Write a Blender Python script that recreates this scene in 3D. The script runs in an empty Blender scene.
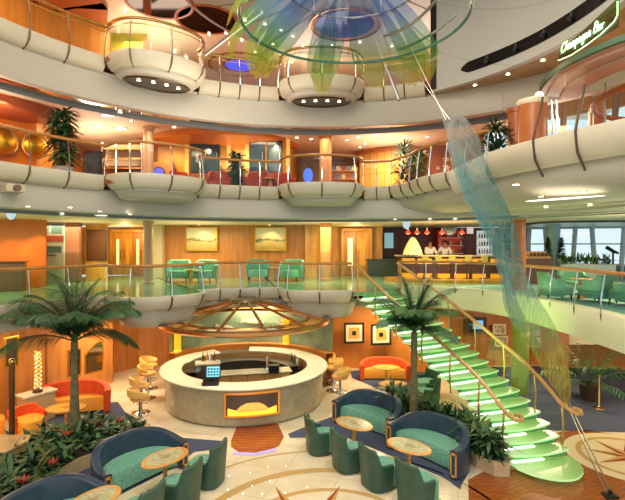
import bpy, bmesh, math, random
from mathutils import Vector, Matrix
random.seed(7)
PI = math.pi
SC = bpy.context.scene
COL = SC.collection
F, H0, EYE = 470.0, 245.0, 4.9

def W(px, py, z):                       # photo measurement -> point on the level z
    D = (EYE - z) * F / (py - H0)
    return Vector(((px - 312.5) / F * D, D, z))
def AT(px, py, D):
    return Vector(((px - 312.5) / F * D, D, EYE - (py - H0) * D / F))

# ------------------------------------------------------------------ materials
def lin(h):
    h = h.lstrip('#')
    r = []
    for i in (0, 2, 4):
        c = int(h[i:i + 2], 16) / 255
        r.append(c / 12.92 if c <= .04045 else ((c + .055) / 1.055) ** 2.4)
    return (*r, 1)
_M = {}
def mat(name, col, rough=.5, metal=0, emit=None, es=0, c2=None, scale=4, stretch=(1, 1, 1), alpha=None, bump=0, coat=0, lo=.35, hi=.65, grid=None):
    if name in _M: return _M[name]
    m = bpy.data.materials.new(name); m.use_nodes = True
    nt = m.node_tree; b = nt.nodes['Principled BSDF']
    b.inputs['Base Color'].default_value = lin(col)
    b.inputs['Roughness'].default_value = rough
    b.inputs['Metallic'].default_value = metal
    if coat: b.inputs['Coat Weight'].default_value = coat
    src = None
    if c2 or bump:
        g = nt.nodes.new('ShaderNodeNewGeometry')
        mp = nt.nodes.new('ShaderNodeMapping'); mp.inputs['Scale'].default_value = stretch
        nt.links.new(g.outputs['Position'], mp.inputs['Vector'])
        n = nt.nodes.new('ShaderNodeTexNoise'); n.inputs['Scale'].default_value = scale; n.inputs['Detail'].default_value = 4
        nt.links.new(mp.outputs['Vector'], n.inputs['Vector'])
        if c2:
            r = nt.nodes.new('ShaderNodeValToRGB')
            r.color_ramp.elements[0].color = lin(col); r.color_ramp.elements[1].color = lin(c2)
            r.color_ramp.elements[0].position = lo; r.color_ramp.elements[1].position = hi
            nt.links.new(n.outputs['Fac'], r.inputs['Fac'])
            src = r.outputs['Color']
            nt.links.new(src, b.inputs['Base Color'])
        if bump:
            bp = nt.nodes.new('ShaderNodeBump'); bp.inputs['Strength'].default_value = bump
            nt.links.new(n.outputs['Fac'], bp.inputs['Height']); nt.links.new(bp.outputs['Normal'], b.inputs['Normal'])
    if grid:                              # thin joints between slabs / boards
        g = nt.nodes.new('ShaderNodeNewGeometry')
        bt = nt.nodes.new('ShaderNodeTexBrick'); gs, gw, gh, gc, off, rot = grid
        bt.inputs['Scale'].default_value = gs; bt.inputs['Brick Width'].default_value = gw; bt.inputs['Row Height'].default_value = gh
        bt.inputs['Mortar Size'].default_value = .012; bt.offset = off
        mp = nt.nodes.new('ShaderNodeMapping'); mp.inputs['Rotation'].default_value = rot
        nt.links.new(g.outputs['Position'], mp.inputs['Vector']); nt.links.new(mp.outputs['Vector'], bt.inputs['Vector'])
        mx = nt.nodes.new('ShaderNodeMix'); mx.data_type = 'RGBA'
        nt.links.new(bt.outputs['Fac'], mx.inputs['Factor'])
        if src: nt.links.new(src, mx.inputs['A'])
        else: mx.inputs['A'].default_value = lin(col)
        mx.inputs['B'].default_value = lin(gc)
        nt.links.new(mx.outputs['Result'], b.inputs['Base Color'])
    if emit:
        b.inputs['Emission Color'].default_value = lin(emit); b.inputs['Emission Strength'].default_value = es
        m.cycles.emission_sampling = 'NONE' if es > 3 else 'AUTO'
    _M[name] = m
    return m
def glass(name, tint, refl=.1, dens=.0, dcol='FFFFFF', rough=.03):
    """clear or tinted sheet glass: transparent + glossy (+ a share of frosted body colour)"""
    m = bpy.data.materials.new(name); m.use_nodes = True
    nt = m.node_tree; nt.nodes.clear()
    o = nt.nodes.new('ShaderNodeOutputMaterial')
    t = nt.nodes.new('ShaderNodeBsdfTransparent'); t.inputs[0].default_value = lin(tint)
    g = nt.nodes.new('ShaderNodeBsdfGlossy'); g.inputs['Roughness'].default_value = rough
    x = nt.nodes.new('ShaderNodeMixShader'); x.inputs[0].default_value = refl
    fr = nt.nodes.new('ShaderNodeLayerWeight'); fr.inputs['Blend'].default_value = .5
    pw = nt.nodes.new('ShaderNodeMath'); pw.operation = 'POWER'; pw.inputs[1].default_value = 4
    nt.links.new(fr.outputs['Facing'], pw.inputs[0])
    mm = nt.nodes.new('ShaderNodeMath'); mm.operation = 'MULTIPLY_ADD'
    mm.inputs[1].default_value = .3; mm.inputs[2].default_value = refl
    nt.links.new(pw.outputs[0], mm.inputs[0]); nt.links.new(mm.outputs[0], x.inputs[0])
    nt.links.new(t.outputs[0], x.inputs[1]); nt.links.new(g.outputs[0], x.inputs[2])
    last = x.outputs[0]
    if dens:
        d = nt.nodes.new('ShaderNodeBsdfDiffuse'); d.inputs[0].default_value = lin(dcol)
        tr = nt.nodes.new('ShaderNodeBsdfTranslucent'); tr.inputs[0].default_value = lin(dcol)
        ad = nt.nodes.new('ShaderNodeMixShader'); ad.inputs[0].default_value = .5
        nt.links.new(d.outputs[0], ad.inputs[1]); nt.links.new(tr.outputs[0], ad.inputs[2])
        y = nt.nodes.new('ShaderNodeMixShader'); y.inputs[0].default_value = dens
        nt.links.new(last, y.inputs[1]); nt.links.new(ad.outputs[0], y.inputs[2]); last = y.outputs[0]
    nt.links.new(last, o.inputs[0])
    _M[name] = m
    return m
def ramp_glass(name, stops, dens, center=None, axis=None, rng=(0, 1), refl=.06):
    """coloured art glass whose colour runs along the height or outward from a hub (object's real place)"""
    m = glass(name, 'FFFFFF', refl, dens, 'FFFFFF')
    nt = m.node_tree
    g = nt.nodes.new('ShaderNodeNewGeometry'); sx = nt.nodes.new('ShaderNodeSeparateXYZ')
    if center:
        v = nt.nodes.new('ShaderNodeVectorMath'); v.operation = 'SUBTRACT'; v.inputs[1].default_value = center
        nt.links.new(g.outputs['Position'], v.inputs[0])
        mu = nt.nodes.new('ShaderNodeVectorMath'); mu.operation = 'MULTIPLY'; mu.inputs[1].default_value = (1, 1, 0)
        nt.links.new(v.outputs[0], mu.inputs[0])
        ln = nt.nodes.new('ShaderNodeVectorMath'); ln.operation = 'LENGTH'; nt.links.new(mu.outputs[0], ln.inputs[0])
        val = ln.outputs['Value']
    else:
        nt.links.new(g.outputs['Position'], sx.inputs[0]); val = sx.outputs[axis]
    mr = nt.nodes.new('ShaderNodeMapRange'); mr.inputs['From Min'].default_value = rng[0]; mr.inputs['From Max'].default_value = rng[1]
    nt.links.new(val, mr.inputs['Value'])
    r = nt.nodes.new('ShaderNodeValToRGB'); els = r.color_ramp.elements
    while len(els) < len(stops): els.new(.5)
    for e, (p, c) in zip(els, stops): e.position = p; e.color = lin(c)
    nt.links.new(mr.outputs[0], r.inputs['Fac'])
    for n in nt.nodes:
        if n.type in ('BSDF_DIFFUSE', 'BSDF_TRANSLUCENT'): nt.links.new(r.outputs[0], n.inputs[0])
        if n.type == 'BSDF_TRANSPARENT':
            mx = nt.nodes.new('ShaderNodeMix'); mx.data_type = 'RGBA'; mx.inputs['Factor'].default_value = .4
            mx.inputs['A'].default_value = (1, 1, 1, 1); nt.links.new(r.outputs[0], mx.inputs['B'])
            nt.links.new(mx.outputs['Result'], n.inputs[0])
    if axis is not None:                   # streaks running down the sheet
        mp = nt.nodes.new('ShaderNodeMapping'); mp.inputs['Scale'].default_value = (6, 6, .35); nt.links.new(g.outputs['Position'], mp.inputs[0])
        nz = nt.nodes.new('ShaderNodeTexNoise'); nz.inputs['Scale'].default_value = 1.6; nz.inputs['Detail'].default_value = 3; nt.links.new(mp.outputs[0], nz.inputs['Vector'])
        m2 = nt.nodes.new('ShaderNodeMapRange'); m2.inputs['From Min'].default_value = .35; m2.inputs['From Max'].default_value = .65
        m2.inputs['To Min'].default_value = dens * .75; m2.inputs['To Max'].default_value = min(.9, dens * 1.4); nt.links.new(nz.outputs['Fac'], m2.inputs['Value'])
        last = nt.nodes['Material Output'].inputs[0].links[0].from_node if 'Material Output' in nt.nodes else None
        if last: nt.links.new(m2.outputs[0], last.inputs[0])
    return m

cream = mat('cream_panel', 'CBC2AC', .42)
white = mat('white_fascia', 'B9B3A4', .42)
greytrim = mat('grey_trim', '8D9090', .4)
mirror = mat('mirror_strip', 'C9C2B8', .06, 1)
brown_rib = mat('bronze_rib', '7A6248', .35, .6)
brass = mat('brass', 'D9B06A', .22, 1)
copper = mat('copper_brass', 'C98F58', .25, 1)
chrome = mat('chrome', 'D8DADC', .12, 1)
railwood = mat('handrail_wood', 'C08A50', .35, c2='A87038', scale=3, stretch=(1, 1, 6))
orangewall = mat('orange_veneer', 'CE8A46', .4, c2='BC7632', scale=2.2, stretch=(3, 3, .35))
brightor = mat('orange_panel', 'E8832A', .45, c2='DE7418', scale=1.5)
redwood = mat('red_veneer', 'A4552A', .35, c2='8C421E', scale=2, stretch=(2, 2, .4))
goldwall = mat('gold_panel', 'E2A84A', .35, c2='C98A30', scale=2, stretch=(2, 2, .5))
darkwood = mat('dark_wood', '4A2A1C', .35)
reddark = mat('mahogany', '6E2A1A', .35, c2='541C12', scale=3)
peach = mat('peach_ceiling', 'DCC4A0', .5)
ceilcream = mat('ceiling_cream', 'D8C8A8', .55)
marble = mat('marble_floor', 'EADCC0', .16, c2='DCCBA6', scale=1.3, grid=(1, 1.2, 1.2, 'D2BE98', 0, (0, 0, .3)))
tan = mat('tan_inlay', 'C8A468', .2)
redinlay = mat('red_inlay', '9A4A28', .25)
plank = mat('plank_floor', 'A9622E', .22, c2='8F4C20', scale=2, stretch=(1, 6, 1), grid=(1, 1.6, .12, '8A4C22', .5, (0, 0, -.5)))
plankpad = mat('plank_pad', 'B5622E', .25, c2='96461E', scale=2, stretch=(1, 8, 1), grid=(1, 3, .16, '7A3A18', .5, (0, 0, .1)))
bluecarpet = mat('blue_carpet', '47506A', .95, c2='3B4258', scale=30, bump=.1)
greenfloor = mat('green_granite', '88B890', .12, c2='70A480', scale=6)
cyancarpet = mat('cyan_carpet', '7FB8B4', .7, c2='6AA8A8', scale=8)
warmfloor = mat('warm_carpet', 'A06038', .9, c2='8A4C2C', scale=8)
black = mat('black', '0E0E10', .4)
darkgrey = mat('dark_grey', '2A2C30', .4)
greenleather = mat('green_leather', '36584A', .4, c2='2E4E40', scale=6)
tealcloth = mat('teal_cloth', '78B09A', .8, c2='5E9C88', scale=25, lo=.45, hi=.55)
mintleather = mat('mint_leather', '5FA286', .5, c2='549478', scale=5)
blueleather = mat('navy_leather', '34465A', .34, c2='2C3C50', scale=5)
orangecloth = mat('orange_cloth', 'E0561E', .7, c2='D24A16', scale=9)
ambercloth = mat('amber_cloth', 'F0A030', .7)
redcloth = mat('red_cloth', 'A83420', .7)
tablewood = mat('table_wood', 'E0A860', .25, c2='D09448', scale=5)
tabletop = mat('table_inlay', 'C8C29A', .2, c2='A8A67E', scale=14)
leaf = mat('leaf_green', '3C6638', .5, c2='2A5030', scale=5)
leafd = mat('leaf_dark', '2C4A30', .5, c2='42683A', scale=6)
leafy = mat('leaf_yellow_green', '88A038', .5, c2='5A8030', scale=6)
bark = mat('palm_bark', '7A7048', .8, c2='5E5634', scale=10)
soil = mat('soil', '2A2018', .95)
stone = mat('stone_curb', 'D4BC94', .4, c2='C4AA80', scale=6)
barstone = mat('bar_front_stone', 'B2A486', .2, c2='A69878', scale=5)
bartop = mat('bar_top', 'F6EACC', .18, c2='EEDFB8', scale=8)
steel = mat('steel', 'A8A8A4', .3, 1)
gold = mat('gold_leaf', 'D8A028', .3, .9)
goldglow = mat('gold_glow', 'E8B030', .35, .3, 'FFB020', .7)
amberglow = mat('amber_glow', 'FFC040', .4, 0, 'FFB82A', 1.6)
amberdim = mat('amber_panel', 'D8981E', .4, 0, 'FFA820', .55)
lampw = mat('lamp_white', 'FFF4DC', .5, 0, 'FFF0D0', 14)
lampsoft = mat('lamp_soft', 'FFF4DC', .5, 0, 'FFF2DC', 2.5)
bluelight = mat('blue_glow', '4A50D0', .5, 0, '5058F0', 1.1)
bluesky_l = mat('blue_screen', '3060D0', .4, 0, '4478FF', .9)
tealscreen = mat('teal_screen', '60B0C8', .3, 0, '80D0E8', .9)
mural = mat('mural_green', '8AA080', .5, c2='748C72', scale=3)
fishm = mat('mural_relief', 'C8BE98', .45)
clear = glass('clear_glass', 'F2F6F2', .03)
greenpane = glass('green_glass', 'D8EEE2', .05)
winpane = glass('window_glass', 'EAF6FA', .06)
tread_glass = glass('tread_glass', '90D890', .10, .7, 'A8E8A0', .1)
treadglow = mat('tread_light', 'F0FFE8', .4, 0, 'E4FFD8', 3.0)
treadedge = mat('tread_edge', 'B4E0A0', .3, 0, 'BCF098', .55)
neon = mat('neon_green', 'D8FFD0', .4, 0, 'B8FFB0', 3.0)
skin_m = mat('skin', 'B98262', .6)
shirtw = mat('white_shirt', 'EFEDE6', .7)
trouser = mat('black_cloth', '17181C', .8)

# ------------------------------------------------------------------ mesh builder
class MB:
    def __init__(s): s.v = []; s.f = []; s.mi = []; s.cur = 0
    def add(s, vs, fs):
        b = len(s.v); s.v += [tuple(p) for p in vs]
        for f in fs: s.f.append([b + i for i in f]); s.mi.append(s.cur)
        return s
    def box(s, x0, x1, y0, y1, z0, z1):
        return s.add([(x0, y0, z0), (x1, y0, z0), (x1, y1, z0), (x0, y1, z0), (x0, y0, z1), (x1, y0, z1), (x1, y1, z1), (x0, y1, z1)],
                     [(3, 2, 1, 0), (4, 5, 6, 7), (0, 1, 5, 4), (1, 2, 6, 5), (2, 3, 7, 6), (3, 0, 4, 7)])
    def bar(s, a, b, w, h, up=(0, 0, 1)):       # rectangular bar from a to b
        a, b = Vector(a), Vector(b); d = (b - a).normalized(); u = Vector(up)
        if abs(d.dot(u)) > .98: u = Vector((1, 0, 0))
        sd = d.cross(u).normalized(); u = sd.cross(d)
        vs = [p + sd * (i * w / 2) + u * (j * h / 2) for p in (a, b) for i, j in ((-1, -1), (1, -1), (1, 1), (-1, 1))]
        return s.add(vs, [(0, 1, 2, 3), (7, 6, 5, 4), (0, 4, 5, 1), (1, 5, 6, 2), (2, 6, 7, 3), (3, 7, 4, 0)])
    def tube(s, pts, r, n=8, closed=False, cap=True):
        pts = [Vector(p) for p in pts]; N = len(pts)
        rr = r if isinstance(r, (list, tuple)) else [r] * N
        rings = []; pu = None
        for i, p in enumerate(pts):
            if closed: d = pts[(i + 1) % N] - pts[i - 1]
            else: d = pts[min(i + 1, N - 1)] - pts[max(i - 1, 0)]
            d = d.normalized() if d.length > 1e-9 else Vector((0, 0, 1))
            u = pu if pu is not None else (Vector((0, 0, 1)) if abs(d.z) < .9 else Vector((1, 0, 0)))
            u = (u - d * u.dot(d)); u = u.normalized() if u.length > 1e-6 else d.orthogonal().normalized()
            pu = u; sd = d.cross(u)
            rings.append([p + (u * math.cos(2 * PI * k / n) + sd * math.sin(2 * PI * k / n)) * rr[i] for k in range(n)])
        vs = [q for R in rings for q in R]; fs = []
        for i in range(N if closed else N - 1):
            j = (i + 1) % N
            for k in range(n):
                l = (k + 1) % n
                fs.append((i * n + k, i * n + l, j * n + l, j * n + k))
        if cap and not closed:
            fs.append(tuple(range(n))[::-1]); fs.append(tuple((N - 1) * n + k for k in range(n)))
        return s.add(vs, fs)
    def lathe(s, prof, at=(0, 0, 0), n=24, a0=0, a1=2 * PI, sx=1, sy=1):
        full = abs(a1 - a0 - 2 * PI) < 1e-6; m = n if full else n + 1
        vs = []; fs = []
        for r, z in prof:
            for k in range(m):
                a = a0 + (a1 - a0) * k / n
                vs.append((at[0] + r * math.cos(a) * sx, at[1] + r * math.sin(a) * sy, at[2] + z))
        for i in range(len(prof) - 1):
            for k in range(n):
                l = (k + 1) % m
                fs.append((i * m + k, i * m + l, (i + 1) * m + l, (i + 1) * m + k))
        return s.add(vs, fs)
    def sheet(s, rows):
        m = len(rows[0]); vs = [p for r in rows for p in r]; fs = []
        for i in range(len(rows) - 1):
            for k in range(m - 1):
                fs.append((i * m + k, i * m + k + 1, (i + 1) * m + k + 1, (i + 1) * m + k))
        return s.add(vs, fs)
    def prism(s, poly, z0, z1):
        n = len(poly)
        vs = [(p[0], p[1], z0) for p in poly] + [(p[0], p[1], z1) for p in poly]
        fs = [tuple(range(n))[::-1], tuple(range(n, 2 * n))] + [(i, (i + 1) % n, n + (i + 1) % n, n + i) for i in range(n)]
        return s.add(vs, fs)
    def ball(s, c, r, n=12, sz=1, sx=1, sy=1):
        prof = [(max(1e-4, math.sin(PI * i / 8) * r), -math.cos(PI * i / 8) * r * sz) for i in range(9)]
        return s.lathe(prof, c, n, sx=sx, sy=sy)
    def xf(s, M, start=0):
        s.v[start:] = [tuple(M @ Vector(p)) for p in s.v[start:]]; return s

def obj(name, mb, m, parent=None, smooth=False, bevel=0, solid=0, sub=0):
    me = bpy.data.meshes.new(name); me.from_pydata(mb.v, [], mb.f)
    ms = m if isinstance(m, (list, tuple)) else [m]
    for q in ms: me.materials.append(q)
    if len(ms) > 1: me.polygons.foreach_set('material_index', mb.mi)
    bm = bmesh.new(); bm.from_mesh(me); bmesh.ops.recalc_face_normals(bm, faces=bm.faces); bm.to_mesh(me); bm.free()
    if smooth:
        me.shade_smooth()
        me.set_sharp_from_angle(angle=math.radians(40))
    o = bpy.data.objects.new(name, me); COL.objects.link(o)
    if parent: o.parent = parent
    if solid:
        d = o.modifiers.new('solid', 'SOLIDIFY'); d.thickness = solid; d.offset = 0
    if bevel:
        d = o.modifiers.new('bevel', 'BEVEL'); d.width = bevel; d.segments = 2; d.limit_method = 'ANGLE'
    if sub:
        d = o.modifiers.new('sub', 'SUBSURF'); d.levels = sub; d.render_levels = sub
    return o
def tag(o, label, cat, group=None, kind=None):
    o['label'] = label; o['category'] = cat
    if group: o['group'] = group
    if kind: o['kind'] = kind
    return o
def thing(name, label, cat, loc=(0, 0, 0), rz=0, group=None):
    o = bpy.data.objects.new(name, None); COL.objects.link(o)
    o.location = loc; o.rotation_euler = (0, 0, rz); o.empty_display_size = .1
    return tag(o, label, cat, group)
def struct(name, mb, m, label=None, **k):
    o = obj(name, mb, m, **k); o['kind'] = 'structure'
    if label: o['label'] = label
    return o
def dup(root, loc, rz=0, label=None, group=None, scale=None):
    r = root.copy(); COL.objects.link(r); r.location = loc; r.rotation_euler = (0, 0, rz)
    if scale: r.scale = (scale,) * 3
    if label: r['label'] = label
    if group: r['group'] = group
    for ch in list(root.children):
        c = ch.copy(); COL.objects.link(c); c.parent = r
        for g in list(ch.children):
            d = g.copy(); COL.objects.link(d); d.parent = c
    return r
def face(dx, dy):        # rotation that turns local -Y (the front of a piece) towards dx,dy
    return math.atan2(dx, -dy)

# ------------------------------------------------------------------ the ring plan
CX, CY, R = .3, 7.85, 8.4
def ringp(deg, r=R):
    a = math.radians(deg); return Vector((CX + r * math.sin(a), CY + r * math.cos(a)))
def arc(d0, d1, r=R, step=1.5):
    n = max(2, int(abs(d1 - d0) / step) + 1)
    return [ringp(d0 + (d1 - d0) * i / n, r) for i in range(n + 1)]
BW, BD = 1.45, 1.3
BA = math.degrees(BW / R)
def bump(deg, n=24, upto=1.0, r=R):
    c = ringp(deg, r * math.cos(BW / r)); a = math.radians(deg)
    t = Vector((math.cos(a), -math.sin(a))); nn = Vector((-math.sin(a), -math.cos(a)))
    out = []
    for i in range(int(n * upto) + 1):
        th = PI * i / n; cs, sn = math.cos(th), math.sin(th)
        out.append(c - t * (BW * math.copysign(abs(cs) ** .8, cs)) + nn * (BD * abs(sn) ** .8))
    return out
def cat(pts, n=8):       # Catmull-Rom
    P = [Vector(p) for p in pts]; P = [2 * P[0] - P[1]] + P + [2 * P[-1] - P[-2]]; out = []
    for i in range(1, len(P) - 2):
        for k in range(n):
            t = k / n
            out.append(.5 * ((2 * P[i]) + (P[i + 1] - P[i - 1]) * t + (2 * P[i - 1] - 5 * P[i] + 4 * P[i + 1] - P[i + 2]) * t * t + (3 * P[i] - P[i - 1] - 3 * P[i + 1] + P[i + 2]) * t ** 3))
    out.append(P[-2]); return out
def norms(path):
    out = []
    for i in range(len(path)):
        d = path[min(i + 1, len(path) - 1)] - path[max(i - 1, 0)]
        d = d.normalized(); out.append(Vector((d.y, -d.x)))
    return out
def sweep(mb, path, prof, dz=None):
    ns = norms(path); rows = []
    for n_, z in prof:
        rows.append([(p.x + q.x * n_, p.y + q.y * n_, z + (dz[i] if dz else 0)) for i, (p, q) in enumerate(zip(path, ns))])
    return mb.sheet(rows)
def bays(segs):          # [(points, number of bays)] -> list of bay point lists
    out = []
    for pts, n in segs:
        L = [0]
        for a, b in zip(pts, pts[1:]): L.append(L[-1] + (b - a).length)
        def pt(s):
            for i in range(len(pts) - 1):
                if s <= L[i + 1] + 1e-9: return pts[i].lerp(pts[i + 1], (s - L[i]) / max(1e-9, L[i + 1] - L[i]))
            return pts[-1]
        for k in range(n):
            a, b = L[-1] * k / n, L[-1] * (k + 1) / n
            out.append([pt(a)] + [p for p, l in zip(pts, L) if a + 1e-3 < l < b - 1e-3] + [pt(b)])
    return out

LEFT0 = -104
def left_segs(upto=1.0):
    a = arc(LEFT0, -38 - BA); b = bump(-38); c = arc(-38 + BA, -BA); d = bump(0, upto=upto)
    return [(a, 8), (b, 4), (c, 4), (d, 4 if upto == 1 else 3)]
# the three balconies
Z2, Z3, Z4 = 3.35, 6.75, 10.25          # finished floors
P2, P3, P4 = 3.45, 6.9, 10.32            # tops of the parapet panels
B2, B3, B4 = 2.75, 5.8, 9.03            # fascia bottoms
right2 = cat([(3.0, 16.25), (3.6, 16.5), (4.4, 16.3), (5.35, 15.4), (5.95, 14.0), (6.2, 11.6), (6.2, 9.4), (6.0, 7.0)])
d3tail = cat([ringp(16), (2.98, 15.0), (3.2, 13.8), (3.7, 12.7), (4.35, 11.7)])
d3terr = cat([(4.35, 11.7), (4.75, 10.4), (5.45, 8.9), (6.0, 8.0), (6.8, 6.8)])
SEG2 = [left_segs(.72), [(right2, 11)]]
SEG3 = left_segs() + [(arc(BA, 16), 2), (d3tail, 7)]
SEG4 = left_segs() + [(arc(BA, 24), 3)]

def parapet(name, segs, pt, h=.42, dz=None):
    m = MB()
    for pts, n in segs:
        sweep(m, pts, [(-.16, pt), (0, pt), (.012, pt - .025), (-.01, pt - h * .4), (-.07, pt - h * .72), (-.16, pt - h * .96), (-.2, pt - h * .98), (-.27, pt - h)])
    return struct(name, m, cream, smooth=True)
def balustrade(segs, pt, label, glassm, railm, rh=.86, chrome_post=chrome, double=False):
    t = thing('balustrade', label, 'railing', (0, 0, 0))
    bs = bays(segs)
    full = [p for pts, n in segs for p in pts]
    ns = norms(full)
    m = MB(); m.tube([(p.x - q.x * .06, p.y - q.y * .06, pt + rh) for p, q in zip(full, ns)], .045, 8)
    obj('handrail', m, railm, t, smooth=True)
    if double:
        m = MB(); m.tube([(p.x - q.x * .03, p.y - q.y * .03, pt + rh - .16) for p, q in zip(full, ns)], .015, 6)
        obj('lower_rail', m, brass, t, smooth=True)
    for i, b in enumerate(bs):
        nb = norms(b)
        m = MB(); m.sheet([[(p.x - q.x * .06, p.y - q.y * .06, z) for p, q in zip(b, nb)] for z in (pt - .02, pt + rh - .07)])
        obj('glass_panel', m, glassm, t)
        for e in ((0,) if i < len(bs) - 1 else (0, -1)):
            p, q = b[e], nb[e]
            prof = [(-.27, -.45), (-.12, -.36), (-.0, -.22), (.035, -.03), (.03, .25), (.0, .5), (-.05, rh - .04)]
            path = [(p.x + q.x * n_, p.y + q.y * n_, pt + z) for n_, z in prof]
            m = MB(); m.tube(path[:4], .024, 6); m.cur = 1
            m.tube(path[3:], .017, 6)
            obj('post', m, [brown_rib, chrome_post], t, smooth=True)
    return t
def bump_under(name, deg, pt, h2, inset=.56):
    b = bump(deg); m = MB()
    sweep(m, b, [(-.24, pt - .41), (-.24, pt - .46), (-.28, pt - .47), (-.28 - (inset - .28) * .3, pt - .44 - h2 * .6), (-.28 - (inset - .28) * .6, pt - .44 - h2 * .9), (-inset, pt - .44 - h2)])
    ns = norms(b); z = pt - .44 - h2
    rim = [(p.x - q.x * inset, p.y - q.y * inset) for p, q in zip(b, ns)]
    c = ringp(deg, R + .3)
    vs = [(c.x, c.y, z)] + [(x, y, z) for x, y in rim]
    m.add(vs, [(0, i, i + 1) for i in range(1, len(rim))])
    return struct(name, m, white, smooth=True)
OUT = 19.0; hi_ = [False]
def outer(p):
    d = (Vector(p) - Vector((CX, CY))).normalized(); dg = math.degrees(math.atan2(d.x, d.y))
    return Vector((CX, CY)) + d * (11.6 if 27 < dg < 60 and hi_[0] else OUT)
def slab(name, path, z, m, thick=.12):
    o = [outer(p) for p in path]; path = [p - (p - q).normalized() * -.22 if 0 else p + (q - p).normalized() * .22 for p, q in zip(path, o)]
    mb = MB()
    mb.sheet([[(p.x, p.y, z) for p in path], [(p.x, p.y, z) for p in o], [(p.x, p.y, z - thick) for p in o], [(p.x, p.y, z - thick) for p in path], [(p.x, p.y, z) for p in path]])
    return struct(name, mb, m)
def flat(s): return [p for pts, n in s for p in pts]
slab('floor_mezzanine', flat(SEG2[0]) + flat(SEG2[1])[:], Z2, greenfloor)
slab('floor_third_deck', flat(SEG3) + d3terr, Z3, warmfloor)
white_path = cat([ringp(24), (4.9, 14.25), (5.85, 12.6), (6.3, 10.8), (6.35, 8.8), (6.1, 6.6)])
hi_[0] = True; slab('floor_upper_deck', flat(SEG4) + arc(25, 40), Z4, warmfloor); hi_[0] = False
parapet('parapet_mezzanine', SEG2[0], P2)
m = MB(); sweep(m, right2, [(-.3, P2), (0, P2), (.03, P2 - .04), (.02, P2 - .4), (-.02, P2 - .72), (-.12, P2 - .76), (-1.2, P2 - .72)])
struct('parapet_lounge', m, mat('parapet_pale', 'DDE0BE', .45), smooth=True)
parapet('parapet_third_deck', SEG3, P3)
parapet('parapet_upper_deck', SEG4, P4)
# fascias, mirror strips and ceilings below every balcony
def under(tag_, fb, pt, d0, d1, ceil_m, mirror_on=True, steps=1):
    a = arc(d0, d1, R, 2)
    m = MB(); sweep(m, a, [(-.2, pt - .40), (-.28, pt - .44), (-.27, pt - .7), (-.22, fb + .12), (-.24, fb + .03), (-.30, fb), (-.42, fb)])
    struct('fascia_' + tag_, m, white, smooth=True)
    m = MB(); sweep(m, a, [(-.42, fb), (-.42, fb + .05), (-1.15, fb + .05)])
    struct('trim_mirror_' + tag_, m, mirror)
    m = MB(); sweep(m, a, [(-1.15, fb + .05), (-1.15, fb - .05), (-1.24, fb - .05), (-1.26, fb - .01), (-1.38, fb - .01), (-1.38, fb + .04)])
    struct('trim_' + tag_, m, greytrim)
    m = MB(); o = [outer(p) for p in a]; ns = norms(a)
    m.sheet([[(p.x - q.x * 1.38, p.y - q.y * 1.38, fb + .04) for p, q in zip(a, ns)], [(p.x, p.y, fb + .04) for p in o], [(p.x, p.y, fb + .1) for p in o]])
    struct('ceiling_' + tag_, m, ceil_m)
under('ground', B2, P2, LEFT0, 12, ceilcream)
m = MB(); o_ = [outer(p) for p in right2]; m.sheet([[(p.x + .9, p.y + .3, 2.72) for p in right2], [(p.x, p.y, 2.72) for p in o_]]); struct('ceiling_ground_right', m, ceilcream)
m = MB(); m.sheet([[(.3, 16.5, 2.79), (2.6, 16.2, 2.79), (3.4, 17.2, 2.79), (6.2, 17.2, 2.79)], [(.3, 26, 2.79), (2.6, 26, 2.79), (3.4, 26, 2.79), (6.2, 26, 2.79)]]); struct('ceiling_ground_middle', m, ceilcream)
under('mezzanine', B3, P3, LEFT0, 100, ceilcream)
hi_[0] = True; under('third_deck', B4, P4, LEFT0, 40, peach); hi_[0] = False
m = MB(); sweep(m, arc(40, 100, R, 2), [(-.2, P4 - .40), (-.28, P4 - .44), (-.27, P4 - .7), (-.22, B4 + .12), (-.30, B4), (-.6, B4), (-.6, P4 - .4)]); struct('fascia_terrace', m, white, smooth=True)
for deg, nm in ((-38, 'left'), (0, 'middle')):
    bump_under('bay_soffit_mezzanine_' + nm, deg, P2, .5)
    bump_under('bay_soffit_third_' + nm, deg, P3, .24)
    bump_under('bay_soffit_upper_' + nm, deg, P4, .12, .36)
    a = math.radians(deg); c = ringp(deg, R - .30)
    m = MB(); m.lathe([(.001, 0), (1, 0), (1.05, -.03), (1.12, 0.0)], (0, 0, 0), 32, sx=.90, sy=.54)
    m.cur = 0
    o = struct('trim_oval_recess_' + nm, m, mat('recess_dark', '5A4A3A', .2, .6))
    o.location = (c.x, c.y, P4 - .44 - .12 - .012); o.rotation_euler = (0, 0, -a)

# ------------------------------------------------------------------ right-hand terrace of the third deck, white screen wall
m = MB(); dzs = []
tp = d3tail[24:] + d3terr[1:]
N = len(tp); dz = [min(.3, .3 * i / 8) for i in range(N)]
sweep(m, tp, [(-.2, P3), (0, P3), (.03, P3 - .05), (.0, P3 - .3), (-.1, P3 - .5), (-.26, P3 - .62)], dz)
struct('parapet_terrace', m, cream, smooth=True)
m = MB(); sweep(m, d3tail + d3terr[1:], [(-.24, P3 - .0), (-.38, P3 - .30), (-.40, P3 - .5), (-.5, P3 - .70), (-.8, P3 - .85), (-1.3, P3 - .95), (-1.7, B3 + .12)])
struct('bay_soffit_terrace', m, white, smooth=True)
m = MB(); base = d3tail + d3terr[1:]; nb = norms(base)
inner_ = [Vector((p.x - q.x * 1.6, p.y - q.y * 1.6)) for p, q in zip(base, nb)]
far_ = [Vector((CX, CY)) + (p - Vector((CX, CY))).normalized() * (R + .5) for p in inner_]
m.sheet([[(p.x, p.y, B3 + .14) for p in inner_], [(p.x, p.y, B3 + .16) for p in far_]])
struct('ceiling_terrace_soffit', m, cream, smooth=True)
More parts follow.
